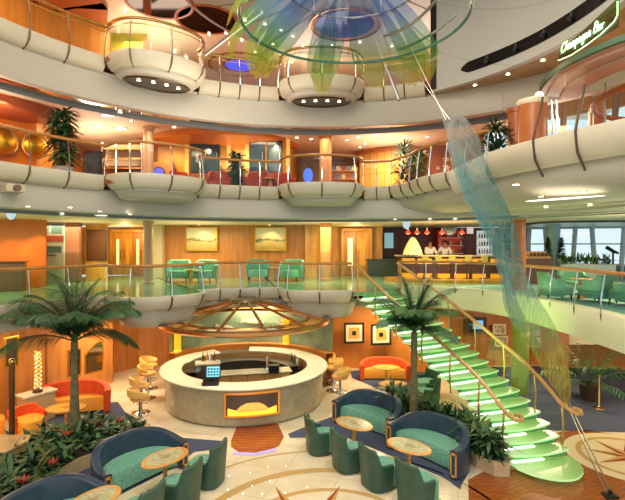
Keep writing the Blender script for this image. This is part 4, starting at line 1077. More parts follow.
for i, px in enumerate((408, 417, 427, 442, 462, 493)):
    c = AT(px, 232.5, 20.7); t = thing('pendant_lamp', 'red pendant lamp over the red bar, ' + ['first', 'second', 'third', 'fourth', 'fifth', 'sixth'][i] + ' from the left', 'pendant lamp', c, 0, 'red pendant lamps over the bar')
    m = MB(); m.lathe([(.02, .12), (.06, .08), (.13, -.03), (.12, -.06)], n=16); obj('shade', m, mat('pendant_red', 'E05030', .3, 0, 'FF5030', .7), t, smooth=True)
    m = MB(); m.ball((0, 0, -.02), .06, 10); obj('bulb', m, lampsoft, t)
    m = MB(); m.tube([(0, 0, .1), (0, 0, B3 + .02 - c.z)], .014, 6); obj('cord', m, chrome, t)
# shelves and bottles behind the bar
def shelf_unit(name, label, pxa, pxb, D, m_back):
    x0, x1 = AZ(pxa, D), AZ(pxb, D); t = thing(name, label, 'shelf', ((x0 + x1) / 2, D, Z2 + .0)); w = x1 - x0
    m = MB(); m.box(-w / 2, w / 2, .0, .05, .9, 2.3); obj('back_panel', m, m_back, t)
    m = MB(); m.box(-w / 2, w / 2, -.35, .05, 0, .9); obj('base_cabinet', m, darkwood, t)
    for k in range(3):
        m = MB(); m.box(-w / 2, w / 2, -.28, 0, 1.1 + .4 * k, 1.13 + .4 * k); obj('shelf', m, mat('shelf_white', 'E8E4DC', .3), t)
    return t, w, (x0 + x1) / 2
for sx_, (pa, pb, nm, mb2, bl) in enumerate(((438, 462, 'red lit bottle shelf in the middle behind the red bar', mat('shelf_red', 'B03020', .4, 0, 'D03020', .3), 9), (477, 493, 'white lit bottle shelf at the right end behind the red bar', mat('shelf_lit', 'D8DCD8', .4, 0, 'E8F0F0', .5), 6))):
    t, w, xc = shelf_unit('bottle_shelf', nm, pa, pb, 24.6, mb2)
    for k in range(3):
        for j in range(bl):
            put_bottle(xc - w / 2 + .08 + (w - .16) * j / (bl - 1), 24.47, Z2 + 1.13 + .4 * k, (j * 7 + k * 3) % 4, 'small bottle on the %s shelf behind the red bar' % ('red lit' if sx_ == 0 else 'white lit'), 'bottles on the %s shelf' % ('red lit' if sx_ == 0 else 'white lit'), .27)
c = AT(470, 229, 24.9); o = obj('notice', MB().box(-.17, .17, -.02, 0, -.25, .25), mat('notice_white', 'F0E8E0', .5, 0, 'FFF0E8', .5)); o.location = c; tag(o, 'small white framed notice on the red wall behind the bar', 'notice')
c = AT(450, 229, 24.4); t = thing('round_mirror', 'round silver mirror above the red lit bottle shelf', 'mirror', c)
m = MB(); m.lathe([(.28, -.02), (.33, -.02), (.34, .02), (.28, .02), (.28, -.02)], n=24); m.xf(Matrix.Rotation(PI / 2, 4, 'X')); obj('frame', m, steel, t, smooth=True); m = MB(); m.lathe([(.001, 0), (.29, 0)], n=24); m.xf(Matrix.Rotation(PI / 2, 4, 'X')); obj('mirror_glass', m, mirror, t)
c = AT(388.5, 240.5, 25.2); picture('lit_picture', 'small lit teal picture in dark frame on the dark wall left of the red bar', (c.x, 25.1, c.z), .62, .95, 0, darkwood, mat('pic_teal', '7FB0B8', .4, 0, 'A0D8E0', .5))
struct('trim_dark_panel', MB().box(AZ(371, 24.6), AZ(398, 24.6), 25.12, 25.3, Z2, B3), mat('very_dark_wood', '2C1812', .35))
o = obj('buffet_counter', MB().box(-.9, .9, -.3, .3, 0, .8).box(-.95, .95, -.35, .35, .8, .85), mat('counter_slate', '4A5650', .25), bevel=.01); o.location = (AZ(385, 23.6), 23.6, Z2); tag(o, 'low slate topped counter before the dark wall left of the red bar', 'counter')
# two bartenders
def person(label, x, y, z, rz, pose):
    t = thing('person', label, 'person', (x, y, z), rz)
    def skin(name, V, E, R, m, root=0):
        me = bpy.data.meshes.new(name); me.from_pydata(V, E, []); me.materials.append(m); o = bpy.data.objects.new(name, me); COL.objects.link(o); o.parent = t
        o.modifiers.new('skin', 'SKIN'); 
        for v, r in zip(me.skin_vertices[0].data, R): v.radius = (r, r) if not isinstance(r, tuple) else r
        me.skin_vertices[0].data[root].use_root = True
        s = o.modifiers.new('sub', 'SUBSURF'); s.levels = 1; s.render_levels = 2; return o
    hl, hr = pose
    V = [(0, 0, .93), (0, 0, 1.15), (0, 0, 1.38), (0, -.01, 1.48), (0, -.02, 1.56), (0, -.03, 1.66), (0, -.02, 1.74), (-.19, 0, 1.40), hl[0], hl[1], hl[2], (.19, 0, 1.40), hr[0], hr[1], hr[2], (-.1, 0, .88), (-.11, -.01, .48), (-.11, 0, .07), (-.11, -.14, .03), (.1, 0, .88), (.11, -.01, .48), (.11, 0, .07), (.11, -.14, .03)]
    E = [(0, 1), (1, 2), (2, 3), (3, 4), (4, 5), (5, 6), (2, 7), (7, 8), (8, 9), (9, 10), (2, 11), (11, 12), (12, 13), (13, 14), (0, 15), (15, 16), (16, 17), (17, 18), (0, 19), (19, 20), (20, 21), (21, 22)]
    Rr = [(.14, .1), (.13, .095), (.15, .1), .055, (.075, .085), (.085, .1), (.06, .075), .06, .05, .038, .03, .06, .05, .038, .03, .085, .06, .04, .035, .085, .06, .04, .035]
    skin('body', V, E, Rr, skin_m)
    skin('shirt', [V[0], V[1], V[2], V[7], V[8], Vector(V[8]).lerp(Vector(V[9]), .9), V[11], V[12], Vector(V[12]).lerp(Vector(V[13]), .9)], [(0, 1), (1, 2), (2, 3), (3, 4), (4, 5), (2, 6), (6, 7), (7, 8)], [(.165, .125), (.155, .12), (.17, .12), .085, .07, .055, .085, .07, .055], shirtw)
    skin('trousers', [V[0], V[15], V[16], V[17], V[19], V[20], V[21]], [(0, 1), (1, 2), (2, 3), (0, 4), (4, 5), (5, 6)], [(.16, .12), .105, .08, .07, .105, .08, .07], trouser)
    m = MB(); m.lathe([(.093, -.03), (.108, .03), (.1, .08), (.06, .12), (.001, .13)], (0, .005, 1.66), 16, sy=1.12); obj('hair', m, mat('hair_dark', '1C120C', .6), t, smooth=True)
    m = MB()
    for s in (-1, 1): m.ball((s * .033, -.118, 1.665), .011, 8)
    obj('eye', m, black, t)
    m = MB(); m.tube([(0, -.118, 1.67), (0, -.142, 1.635), (0, -.12, 1.625)], [.01, .016, .01], 6); obj('nose', m, skin_m, t, smooth=True)
    for s, h in ((-1, hl), (1, hr)):
        m = MB(); w = Vector(h[2]); d = (w - Vector(h[1])).normalized(); sd = d.cross(Vector((0, 0, 1))).normalized()
        for j in range(4):
            b = w + sd * (.012 * (j - 1.5) * 1.6); m.tube([b, b + d * .05 - Vector((0, 0, .008)), b + d * .085 - Vector((0, 0, .03))], [.010, .009, .007], 5)
        b = w - sd * .03 * s; m.tube([b, b + d * .03 - sd * .03 * s, b + d * .06 - sd * .03 * s], [.011, .01, .008], 5)
        obj('hand', m, skin_m, t, smooth=True)
    return t
person('dark haired person in white shirt leaning over work behind the red bar, left', AZ(430, 22.0), 22.0, Z2, .2, ([(-.26, -.12, 1.18), (-.16, -.32, 1.12), (-.13, -.40, 1.12)], [(.27, -.1, 1.18), (.18, -.32, 1.12), (.14, -.40, 1.12)]))
person('dark haired person in white shirt with bent arms behind the red bar, right', AZ(445, 22.25), 22.25, Z2, -.35, ([(-.3, -.06, 1.18), (-.2, -.27, 1.2), (-.15, -.34, 1.23)], [(.3, -.08, 1.17), (.17, -.3, 1.14), (.1, -.36, 1.13)]))
# window wall of the lounge
wx0, wx1, wy0, wy1 = 9.4, 16.5, 23.0, 20.0
def wp(u, z): return (wx0 + (wx1 - wx0) * u, wy0 + (wy1 - wy0) * u, z)
mwm = mat('mullion_white', 'BCC8CC', .4)
wn = 8
for k in range(wn):
    u0, u1 = k / wn, (k + 1) / wn
    m = MB(); m.sheet([[wp(u0, 4.0), wp(u1, 4.0)], [wp(u0, 5.72), wp(u1, 5.72)]]); w_ = struct('window_%d' % (k + 2), m, winpane)
    m = MB(); m.bar(wp(u0, 3.35), wp(u0 + .02 * (1 if k % 2 else -1), 5.8), .2, .12); m.bar(wp(u0, 4.0), wp(u1, 4.0), .1, .1); m.bar(wp(u0, 5.72), wp(u1, 5.72), .14, .14); m.bar(wp(u0, 4.95), wp(u1, 4.95), .06, .06); obj('window_frame', m, mwm, w_)
m = MB(); m.bar(wp(.72, 3.4), wp(.98, 5.0), .2, .3); struct('trim_window_brace', m, mat('brace_brown', '9A7A68', .5))
m = MB(); m.sheet([[wp(0, Z2), wp(1, Z2)], [wp(0, 4.0), wp(1, 4.0)]]); struct('wall_window_sill', m, mat('sill_teal', '5C8088', .5))
m = MB(); m.sheet([[(9.3, 18.6, 5.78), (16, 17, 5.78)], [(9.3, 22.9, 5.74), (16, 20.4, 5.74)]]); struct('trim_window_header', m, mat('header_pale', 'D0DCE0', .4))
mb3 = MB(); mb3.sheet([[(5.2, 17.6, Z2 + .012), (5.85, 15.6, Z2 + .012), (6.4, 13.5, Z2 + .012), (6.6, 8, Z2 + .012)], [(15, 21, Z2 + .012), (16, 19, Z2 + .012), (16, 14, Z2 + .012), (14, 8, Z2 + .012)]]); struct('floor_lounge_carpet', mb3, cyancarpet)
pl = thing('planter_box', 'long pale planter box of yellow green plants before the lounge windows', 'planter', (AZ(586, 18.2), 18.2, Z2), -.25)
m = MB(); m.box(-.95, .95, -.25, .25, 0, .82); obj('box', m, mat('planter_grey', 'B4C0C0', .4), pl, bevel=.02)
rnd = random.Random(9); m = MB()
for k in range(230):
    a = rnd.uniform(0, 2 * PI); e = rnd.uniform(.2, 1.4); m.cur = rnd.random() < .45
    leaf_blade(m, (rnd.uniform(-.85, .85), rnd.uniform(-.2, .2), .8 + rnd.uniform(0, .2)), (math.cos(a) * math.cos(e), math.sin(a) * math.cos(e), math.sin(e)), .34, .07, .6, n=3)
obj('leaves', m, [leaf, leafy], pl)
for i, px in enumerate((548, 561)):
    t = potted('topiary', 'small dark cone topiary before the lounge windows, ' + ('left one' if i == 0 else 'right one'), AZ(px, 19.4), 19.4, Z2, 1.85, potw, 'cone', 20 + i, .2, .95, .2); t['group'] = 'cone topiaries'
cb = thing('display_cabinet', 'dark brown cabinet with a tray of small jars beside the orange column', 'cabinet', (AZ(538, 18.6), 18.6, Z2), -.1)
m = MB(); m.box(-.5, .5, -.25, .25, 0, 1.0); obj('body', m, mat('cab_brown', '6A4034', .4), cb, bevel=.015); m = MB(); m.box(-.55, .55, -.3, .3, 1.0, 1.04); obj('top', m, mat('cab_top', '8A7468', .3), cb)
m = MB(); m.box(-.4, .4, -.2, .2, 1.04, 1.1); m.box(-.4, .4, .16, .2, 1.1, 1.3); obj('tray', m, tablewood, cb)
for k in range(5):
    o = obj('jar', MB().lathe([(.001, 0), (.05, 0), (.055, .1), (.04, .13), (.001, .14)], n=12), mat('jar_dark', '4A3A30', .3), smooth=True) if k == 0 else jar0.copy()
    if k == 0: jar0 = o
    else: COL.objects.link(o)
    o.location = (AZ(538, 18.6) - .3 + .15 * k, 18.55, Z2 + 1.1); tag(o, 'small dark jar in the tray on the brown cabinet by the column', 'jar', 'jars on the cabinet')
# telescope-like viewer silhouettes by the window
t = thing('viewing_telescope', 'dark telescope on a post before the window at the right picture edge', 'telescope', (AZ(613, 19.2), 19.2, Z2))
m = MB(); m.tube([(0, 0, 0), (0, 0, 1.25)], .04, 8); obj('post', m, darkgrey, t); m = MB(); m.tube([(-.1, .25, 1.45), (.0, 0, 1.3), (.08, -.2, 1.22)], [.08, .07, .05], 10); obj('tube', m, black, t, smooth=True)

# =================================================================== ground floor walls' furnishings
def square_picture(label, px, py, D, s):
    c = AT(px, py, D); t = thing('square_picture', label, 'picture', c, .12, 'square pictures over the right orange sofa')
    cols_ = [black, mat('pic_cream', 'D8CCA8', .5), mat('pic_ochre', 'C89A40', .5), black]
    for k, (r, m_, nm) in enumerate(zip((1, .8, .52, .2), cols_, ('frame', 'mount', 'inner_square', 'centre_square'))):
        m = MB(); m.box(-s * r, s * r, -.02 - .006 * k, 0, -s * r, s * r); obj(nm, m, m_, t)
square_picture('black framed concentric square picture over the right orange sofa, the left of the pair', 354, 333, 18.25, .40)
square_picture('black framed concentric square picture over the right orange sofa, nearer the stairs', 381, 334.5, 17.95, .40)
p = AT(91.5, 356, 15.0)
t = thing('wall_mirror', 'tall mirror with curved top in a gold frame above the left orange sofa', 'mirror', (p.x + .12, p.y - .1, p.z), .95)
m = MB(); pr = [(-.3, -.5), (.3, -.5), (.33, .2), (.26, .5), (.05, .42), (-.2, .2), (-.3, .1)]
m.add([(x, -.03, z) for x, z in pr] + [(x, 0, z) for x, z in pr], [tuple(range(7)), tuple(range(13, 6, -1))] + [(i, (i + 1) % 7, 7 + (i + 1) % 7, 7 + i) for i in range(7)]); obj('frame', m, gold, t)
m = MB(); m.add([(x * .86, -.036, z * .9) for x, z in pr], [tuple(range(7))]); obj('mirror_glass', m, mat('mirror_bronze', '9A8468', .08, 1), t)
p = AT(72, 362, 14.7); picture('narrow_picture', 'narrow dark picture in gold frame beside the curved mirror', (p.x + .1, p.y - .08, p.z), .42, .85, .98, gold, mat('pic_dark', '3A2C20', .4), fw=.05)
p = AT(3, 352, 12.3); picture('narrow_picture', 'narrow gold framed picture at the left picture edge above the orange armchair', (p.x + .2, p.y, p.z), .4, .8, 1.2, gold, mat('pic_dark', '3A2C20', .4), fw=.05)
d_ = MB().box(-.5, .5, -.04, 0, 0, 2.15); o = struct('door_1', d_, orangewall); o.location = (-8.28, 13.75, 0); o.rotation_euler = (0, 0, 1.24)
obj('door_frame', MB().box(-.56, -.5, -.05, .02, 0, 2.2).box(.5, .56, -.05, .02, 0, 2.2).box(-.56, .56, -.05, .02, 2.15, 2.21), redwood, o); m = MB(); m.tube([(.4, -.05, 1.0), (.4, -.09, 1.0), (.3, -.09, 1.0)], .014, 6); obj('handle', m, brass, o)
# console with spiral lamp
c = thing('console_cabinet', 'pale console cabinet by the left orange wall carrying the spiral lamp', 'console', (-7.72, 13.15, 0), 1.0)
m = MB(); m.box(-.42, .42, -.2, .2, 0, .74); obj('body', m, mat('console_cream', 'D8BC88', .4), c, bevel=.01); m = MB(); m.box(-.47, .47, -.24, .24, .74, .8); obj('top', m, bartop, c, bevel=.01)
sl_ = thing('spiral_lamp', 'tall sparkling twisted spiral lamp on the pale console cabinet', 'lamp', (-7.66, 13.1, .8))
m = MB(); m.lathe([(.001, 0), (.13, 0), (.12, .08), (.001, .09)], n=16); obj('base', m, darkwood, sl_, smooth=True)
for ph in (0, PI):
    m = MB(); m.tube([(.075 * math.cos(ph + 9 * PI * k / 60), .075 * math.sin(ph + 9 * PI * k / 60), .08 + 1.05 * k / 60) for k in range(61)], .022, 6); obj('strand', m, mat('strand_amber', 'F0C070', .2, 0, 'FFC860', .45), sl_, smooth=True)
for k in range(26):
    a = 9 * PI * k / 26 + (k % 2) * PI; m = MB(); m.ball((.09 * math.cos(a), .09 * math.sin(a), .12 + .98 * k / 26), .016, 6); obj('bulb', m, lampsoft, sl_, smooth=True)
t = thing('brass_post', 'slim dark brass post standing at the left picture edge among the plants', 'post', (-6.78, 10.6, .0))
m = MB(); m.tube([(0, 0, .3), (0, 0, 2.25)], .06, 10); obj('shaft', m, mat('post_bronze', '6A5030', .3, .7), t, smooth=True); m = MB(); m.lathe([(.001, .3), (.12, .3), (.1, .36), (.05, .38)], n=14); obj('base', m, brown_rib, t); m = MB(); m.ball((0, 0, 2.27), .075, 10); obj('finial', m, brass, t, smooth=True)
o = obj('stone_plinth', MB().prism([(-.35, -.4), (.3, -.42), (.42, .1), (.3, .4), (-.35, .4)], 0, .62).prism([(-.38, -.43), (.33, -.45), (.46, .1), (.33, .43), (-.38, .43)], .62, .68), mat('plinth_stone', 'C0A070', .35, c2='A88858', scale=4), bevel=.02); o.location = (-6.6, 10.05, 0); tag(o, 'pale stone plinth among the plants beside the slim brass post', 'plinth')
# pictures and screen beyond the stairs
for px, py, lb in ((499, 329, 'upper'), (501, 341, 'lower')):
    c = AT(px, py, 18.75); picture('small_picture', 'small pale framed photograph on the lit wall left of the green column, %s one' % lb, c, .52, .42, 0, mat('frame_pale', 'E8D8B0', .4), mat('photo_brown', '8A6A4A', .5, c2='D8C8A0', scale=6), 'photographs beyond the stairs', .05)
for px, py, lb in ((533, 330, 'upper'), (534, 342, 'lower')):
    c = AT(px, py, 18.75); picture('small_picture', 'small grey framed photograph right of the green column seen by the ribbon, %s one' % lb, c, .5, .42, 0, mat('frame_pale', 'E8D8B0', .4), mat('photo_grey', '7A8A80', .5, c2='C8D0C0', scale=6), 'photographs beyond the stairs', .05)
c = AT(478, 325, 18.5); t = thing('wall_screen', 'small dark wall screen with blue picture beyond the upper stairs', 'screen', c); m = MB(); m.box(-.34, .34, 0, .08, -.3, .3); obj('housing', m, black, t); m = MB(); m.box(-.2, .2, -.01, 0, -.16, .18); obj('screen', m, mat('scr_blue', '6090C8', .3, 0, '88B8F0', .8), t)
def stanchion(x, y, lb):
    t = thing('stanchion', lb, 'stanchion', (x, y, 0), 0, 'brass rope stanchions')
    m = MB(); m.lathe([(.001, 0), (.17, 0), (.16, .03), (.04, .06), (.025, .08), (.025, .95), (.05, .97), (.05, 1.0), (.001, 1.02)], n=20); obj('post', m, brass, t, smooth=True); return t
stanchion(8.6, 14.1, 'brass rope stanchion standing before the potted palm on the blue carpet'); stanchion(10.4, 13.6, 'brass rope stanchion at the far right end of the black rope')
m = MB(); m.tube([(8.62 + 1.76 * k / 12, 14.1 - .5 * k / 12, .92 - .42 * math.sin(PI * k / 12)) for k in range(13)], .022, 8); o = obj('barrier_rope', m, black, smooth=True); tag(o, 'black velvet rope hanging from the brass stanchion at the right edge', 'rope')
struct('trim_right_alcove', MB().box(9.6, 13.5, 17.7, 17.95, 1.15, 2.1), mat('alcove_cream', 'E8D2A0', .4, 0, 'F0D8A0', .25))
struct('trim_right_pilaster', MB().box(9.2, 9.5, 17.4, 17.7, 0, B2 + .03), mat('pilaster_terracotta', 'B87850', .4))

# =================================================================== third deck furnishings
for px, lb in ((35.5, 'large domed gold disc on the orange third deck wall beside the dracaena'), (4, 'large domed gold disc on the orange third deck wall at the picture edge')):
    p = AT(px, 146 if px > 20 else 142, 13.6)
    for D in [13.0 + .02 * k for k in range(200)]:
        p = AT(px, 146 if px > 20 else 142, D)
        if (p.x - CX) ** 2 + (p.y - CY) ** 2 > 11.22 ** 2: break
    n_ = Vector((CX - p.x, CY - p.y)).normalized()
    t = thing('gold_disc', lb, 'wall art', p, face(n_.x, n_.y), 'gold discs on the third deck')
    m = MB(); m.lathe([(.001, .12), (.18, .1), (.3, .05), (.36, 0), (.36, -.02)], n=28); m.xf(Matrix.Rotation(PI / 2, 4, 'X')); obj('dome', m, gold, t, smooth=True)
    m = MB(); m.lathe([(.36, .0), (.4, .01), (.41, -.02)], n=28); m.xf(Matrix.Rotation(PI / 2, 4, 'X')); obj('rim', m, brass, t, smooth=True)
pb = thing('poster_board', 'dark teal framed poster on a low stand on the third deck left of the bay', 'poster', (AZ(92, 14.6), 14.6, Z3), -.25)
m = MB(); m.box(-.34, .34, 0, .05, .25, 1.05); obj('frame', m, darkgrey, pb); m = MB(); m.box(-.3, .3, -.01, 0, .3, 1.0); obj('poster', m, mat('poster_teal', '4A6A7A', .3, c2='2C4658', scale=4), pb)
for s in (-1, 1):
    m = MB(); m.tube([(s * .25, .03, .3), (s * .25, .03, 0)], .02, 6); obj('leg', m, chrome, pb)
ds = thing('display_shelf', 'brass and glass display shelf with chrome rails in the left bay of the third deck', 'shelf', (AZ(124, 17.6), 17.6, Z3))
for k in range(5):
    m = MB(); m.box(-.75, .75, -.2, .2, .25 + .36 * k, .3 + .36 * k); obj('shelf', m, brass if k % 2 else copper, ds)
for s in (-1, -.3, .4, 1):
    m = MB(); m.tube([(s * .74, -.18, 0), (s * .74, -.18, 1.95)], .035, 8); obj('upright', m, chrome, ds)
m = MB(); m.box(-.75, .75, .2, .24, 0, 1.95); obj('back_panel', m, mat('shelf_back', '8A6A4C', .4), ds)
kb = thing('blue_sign', 'round blue sign on an orange cabinet in the left third deck bay', 'sign', (AZ(161, 18.1), 18.1, Z3))
m = MB(); m.box(-.42, .42, 0, .4, 0, 1.35); obj('cabinet', m, orangewall, kb, bevel=.02); m = MB(); m.lathe([(.001, .04), (.2, .04), (.22, 0)], n=20); m.xf(Matrix.Rotation(PI / 2, 4, 'X')); m.xf(Matrix.Translation((-.1, -.0, .9))); obj('sign_face', m, bluelight, kb); m = MB(); m.lathe([(.22, .03), (.27, .02), (.28, -.01)], n=20); m.xf(Matrix.Rotation(PI / 2, 4, 'X')); m.xf(Matrix.Translation((-.1, 0, .9))); obj('sign_rim', m, darkwood, kb)
kb2 = thing('blue_sign', 'oval blue lit sign on a slim stand in the middle third deck bay', 'sign', (AZ(308, 19.6), 19.6, Z3))
m = MB(); m.tube([(0, 0, 0), (0, 0, .8)], .03, 8); obj('stand', m, chrome, kb2); m = MB(); m.lathe([(.001, .03), (.17, .03), (.2, 0)], n=20, sy=1.6); m.xf(Matrix.Rotation(PI / 2, 4, 'X')); m.xf(Matrix.Translation((0, 0, 1.05))); obj('sign_face', m, bluesky_l, kb2)
rk = thing('magazine_rack', 'wooden rack of magazines right of the middle column in the third deck bay', 'rack', (AZ(343, 20.2), 20.2, Z3))
m = MB(); m.box(-.62, .62, .1, .16, 0, 1.5); obj('back_panel', m, goldwall, rk)
for k in range(4):
    m = MB(); m.box(-.62, .62, -.12, .1, .25 + .35 * k, .29 + .35 * k); obj('shelf', m, orangewall, rk)
    for j in range(5):
        m = MB(); m.box(-.52 + .23 * j, -.36 + .23 * j, .02, .05, .29 + .35 * k, .5 + .35 * k); obj('magazine', m, [mat('mag_a', '5A6A8A', .4), mat('mag_b', 'C8B890', .4), mat('mag_c', '8A3A2A', .4)][(j + k) % 3], rk)
wn_ = [(200, 18.4), (213, 18.45), (258, 18.3), (275, 18.35)]
for i, (px, D) in enumerate(wn_):
    t = thing('wine_cabinet', 'dark glazed wine cabinet on the third deck gold wall, ' + ['leftmost', 'left of the small plant', 'right of the small plant', 'rightmost'][i], 'cabinet', (AZ(px, D), D - .28, Z3 + .62), 0, 'dark wine cabinets on the third deck')
    m = MB(); m.box(-.3, .3, 0, .22, .3, 1.55); obj('case', m, mat('wine_dark', '20262A', .3), t, bevel=.01); m = MB(); m.box(-.25, .25, -.01, 0, .36, 1.5); d0 = obj('door', m, mat('wine_glass', '2C3C44', .1), t); m = MB(); m.tube([(.2, -.03, .8), (.2, -.03, 1.1)], .012, 6); obj('handle', m, chrome, d0)
    m = MB(); m.box(-.3, .3, 0, .22, .12, .3); obj('plinth', m, redwood, t)
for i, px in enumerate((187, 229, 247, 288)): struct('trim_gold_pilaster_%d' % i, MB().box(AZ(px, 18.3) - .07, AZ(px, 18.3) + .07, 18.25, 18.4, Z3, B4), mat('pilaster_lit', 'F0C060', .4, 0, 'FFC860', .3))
rc = tub_chair('red_armchair', '', 'red armchairs on the third deck', redcloth, redcloth, True, .44, .9, .66)
for i, (px, D, d, lb) in enumerate([(183, 17.3, (.6, -.6), 'left of the leftmost dark cabinet'), (219, 17.2, (.2, -1), 'just left of the small potted plant'), (256, 17.2, (-.2, -1), 'just right of the small potted plant'), (284, 17.5, (.3, -1), 'next to the middle bay')]):
    o = rc if i == 0 else dup(rc, (0, 0, 0)); o.location = (AZ(px, D), D, Z3); o.rotation_euler = (0, 0, face(*d)); o['label'] = 'red armchair behind the third deck railing, ' + lb
for px, lb in ((203, 'small wooden table among the red armchairs, left of the small potted plant'), (270, 'small wooden table among the red armchairs, right of the small potted plant')): dup(ot, (AZ(px, 17.2), 17.2, Z3), 0, lb)
# curved wood soffit over the alcoves
m = MB(); q = cat([(-7.4, 19.0), (-5.4, 17.2), (-3.4, 16.85), (-1.6, 17.6), (-.6, 19.5)], 6); sweep(m, q, [(0, B4 + .03), (.0, B4 - .08), (-.05, B4 - .13), (-1.9, B4 - .3)]); struct('trim_wood_soffit', m, mat('soffit_orange', 'C8702E', .35))
m = MB(); q = cat([ringp(-108, 10.0), ringp(-85, 10.0), ringp(-65, 10.1), ringp(-53, 10.3), ringp(-50, 10.9)], 6); sweep(m, q, [(0, B4), (0, B4 - .25), (-.05, B4 - .32), (-1.5, B4 - .35)]); struct('trim_brown_soffit', m, mat('soffit_brown', '9A4A28', .4))
m = MB(); q = cat([(1.9, 20.9), (2.9, 20.0), (4.0, 19.5)], 6); sweep(m, q, [(.1, B4 - .05), (.1, B4 - .14), (-.1, B4 - .14)]); struct('trim_slat_wall_cap', m, redwood)
# speakers and cameras on the fascia of the third deck
p = AT(25, 187, 11.0); a_ = math.radians(-66); t = thing('projector_box', 'small cream box fixed to the fascia under the left third deck railing', 'box', (CX + (R + .14) * math.sin(a_ + .03), CY + (R + .14) * math.cos(a_ + .03), 6.28), .9)
m = MB(); m.box(-.22, .2, -.3, .12, -.1, .1); obj('housing', m, mat('box_cream', 'C8B898', .4), t, bevel=.02); m = MB(); m.lathe([(.08, 0), (.08, .12), (.001, .12)], n=14); m.xf(Matrix.Rotation(PI / 2, 4, 'X')); m.xf(Matrix.Translation((0, -.28, 0))); obj('lens', m, brown_rib, t, smooth=True)
def cyl_speaker(px, py, D, lb):
    c = AT(px, py, D); t = thing('cylinder_spotlight', lb, 'spotlight', c, 0, 'cylinder spotlights under the terrace')
    m = MB(); m.lathe([(.001, -.14), (.12, -.14), (.13, -.1), (.13, .14), (.001, .15)], n=18); m.xf(Matrix.Rotation(PI / 2 - .3, 4, 'Y')); obj('housing', m, mat('spot_tan', 'B89C78', .4), t, smooth=True); m = MB(); m.tube([(0, 0, 0), (.08, .15, .15)], .03, 6); obj('bracket', m, steel, t)
cyl_speaker(507, 171.5, 11.6, 'tan cylinder spotlight fixed below the terrace parapet, right of the glass ribbon')
cyl_speaker(450, 184, 13.2, 'tan cylinder spotlight fixed below the terrace parapet, left of the glass ribbon')
# chrome clusters around the column heads below the terrace
for px, lb in ((529, 'chrome stage light fitting at the head of the orange column, right side'), (507, 'chrome stage light fitting at the head of the orange column, left side')):
    c = AT(px, 203, 15.8); t = thing('stage_light', lb, 'spotlight', c, 0, 'chrome fittings at the column head')
    m = MB(); m.tube([(.2 * math.cos(a), 0, .26 * math.sin(a)) for a in [2 * PI * k / 16 for k in range(16)]], .035, 6, closed=True); obj('ring', m, chrome, t, smooth=True)
    m = MB(); m.tube([(0, -.12, 0), (0, .12, 0)], .12, 12); obj('lamp_housing', m, steel, t, smooth=True)
    m = MB(); m.tube([(0, 0, .26), (0, 0, B3 + .0 - c.z)], .03, 6); obj('hanger', m, chrome, t)
# pedestal cylinder on the terrace
t = thing('drum_pedestal', 'big orange drum with pale cap standing behind the terrace parapet', 'pedestal', (AZ(532.5, 11.3), 11.3, Z3))
m = MB(); m.lathe([(.001, 0), (.33, 0), (.33, 1.55), (.001, 1.55)], n=32); obj('drum', m, colo, t, smooth=True); m = MB(); m.lathe([(.33, 1.5), (.36, 1.55), (.36, 1.62), (.25, 1.66), (.001, 1.67)], n=32); obj('cap', m, bartop, t, smooth=True)
m = MB(); m.ball((.16, 0, 1.74), .1, 14); obj('globe_lamp', m, lampsoft, t, smooth=True)
for s in (0, .12):
    m = MB(); m.tube([(.42 + s, -.1, .3), (.45 + s, -.1, 1.0), (.4 + s, -.1, 1.6)], .03, 8); obj('side_tube', m, chrome, t, smooth=True)
# champagne bar canopy: round bulkhead with green edge, timber rings and windows beyond
cc = (9.0, 10.7)
m = MB(); m.lathe([(3.42, 8.80), (3.46, 8.83), (3.46, 8.95), (3.3, 9.0), (2.5, 9.0)], (*cc, 0), 64, PI * .86, PI * 1.5); struct('trim_canopy_green_edge', m, mat('canopy_green', '4E6A50', .3), smooth=True)
m = MB(); m.lathe([(3.42, 8.80), (3.3, 8.78), (3.28, 8.72), (3.0, 8.68), (2.98, 8.62), (2.6, 8.58), (2.55, 8.62), (2.5, 9.0)], (*cc, 0), 64, PI * .86, PI * 1.5); struct('trim_canopy_rose_step', m, mat('canopy_rose', 'C49A86', .35), smooth=True)
for r_, z in ((2.25, 8.35), (1.45, 8.42)):
    m = MB(); m.tube([(cc[0] + r_ * math.cos(t_), cc[1] + r_ * math.sin(t_), z) for t_ in [PI * .5 + PI * k / 30 for k in range(31)]], .07, 8); struct('trim_timber_ring_%d' % int(r_ * 10), m, mat('timber', 'A8622C', .35), smooth=True)
for k in range(3):
    a = PI * (.82 + .16 * k); x, y = cc[0] + 2.25 * math.cos(a), cc[1] + 2.25 * math.sin(a)
    t = thing('canopy_rod', 'thin steel rod with cross arms under the round canopy, ' + ['farthest', 'middle', 'nearest'][k] + ' of three', 'rod', (x, y, Z3), 0, 'steel rods under the round canopy')
    m = MB(); m.tube([(0, 0, 0), (0, 0, 1.9)], .018, 6); obj('rod', m, steel, t); m = MB(); m.bar((-.25, .1, 1.62), (.25, -.1, 1.62), .03, .02); m.bar((-.1, -.25, 1.62), (.1, .25, 1.62), .03, .02); obj('cross_arm', m, steel, t)
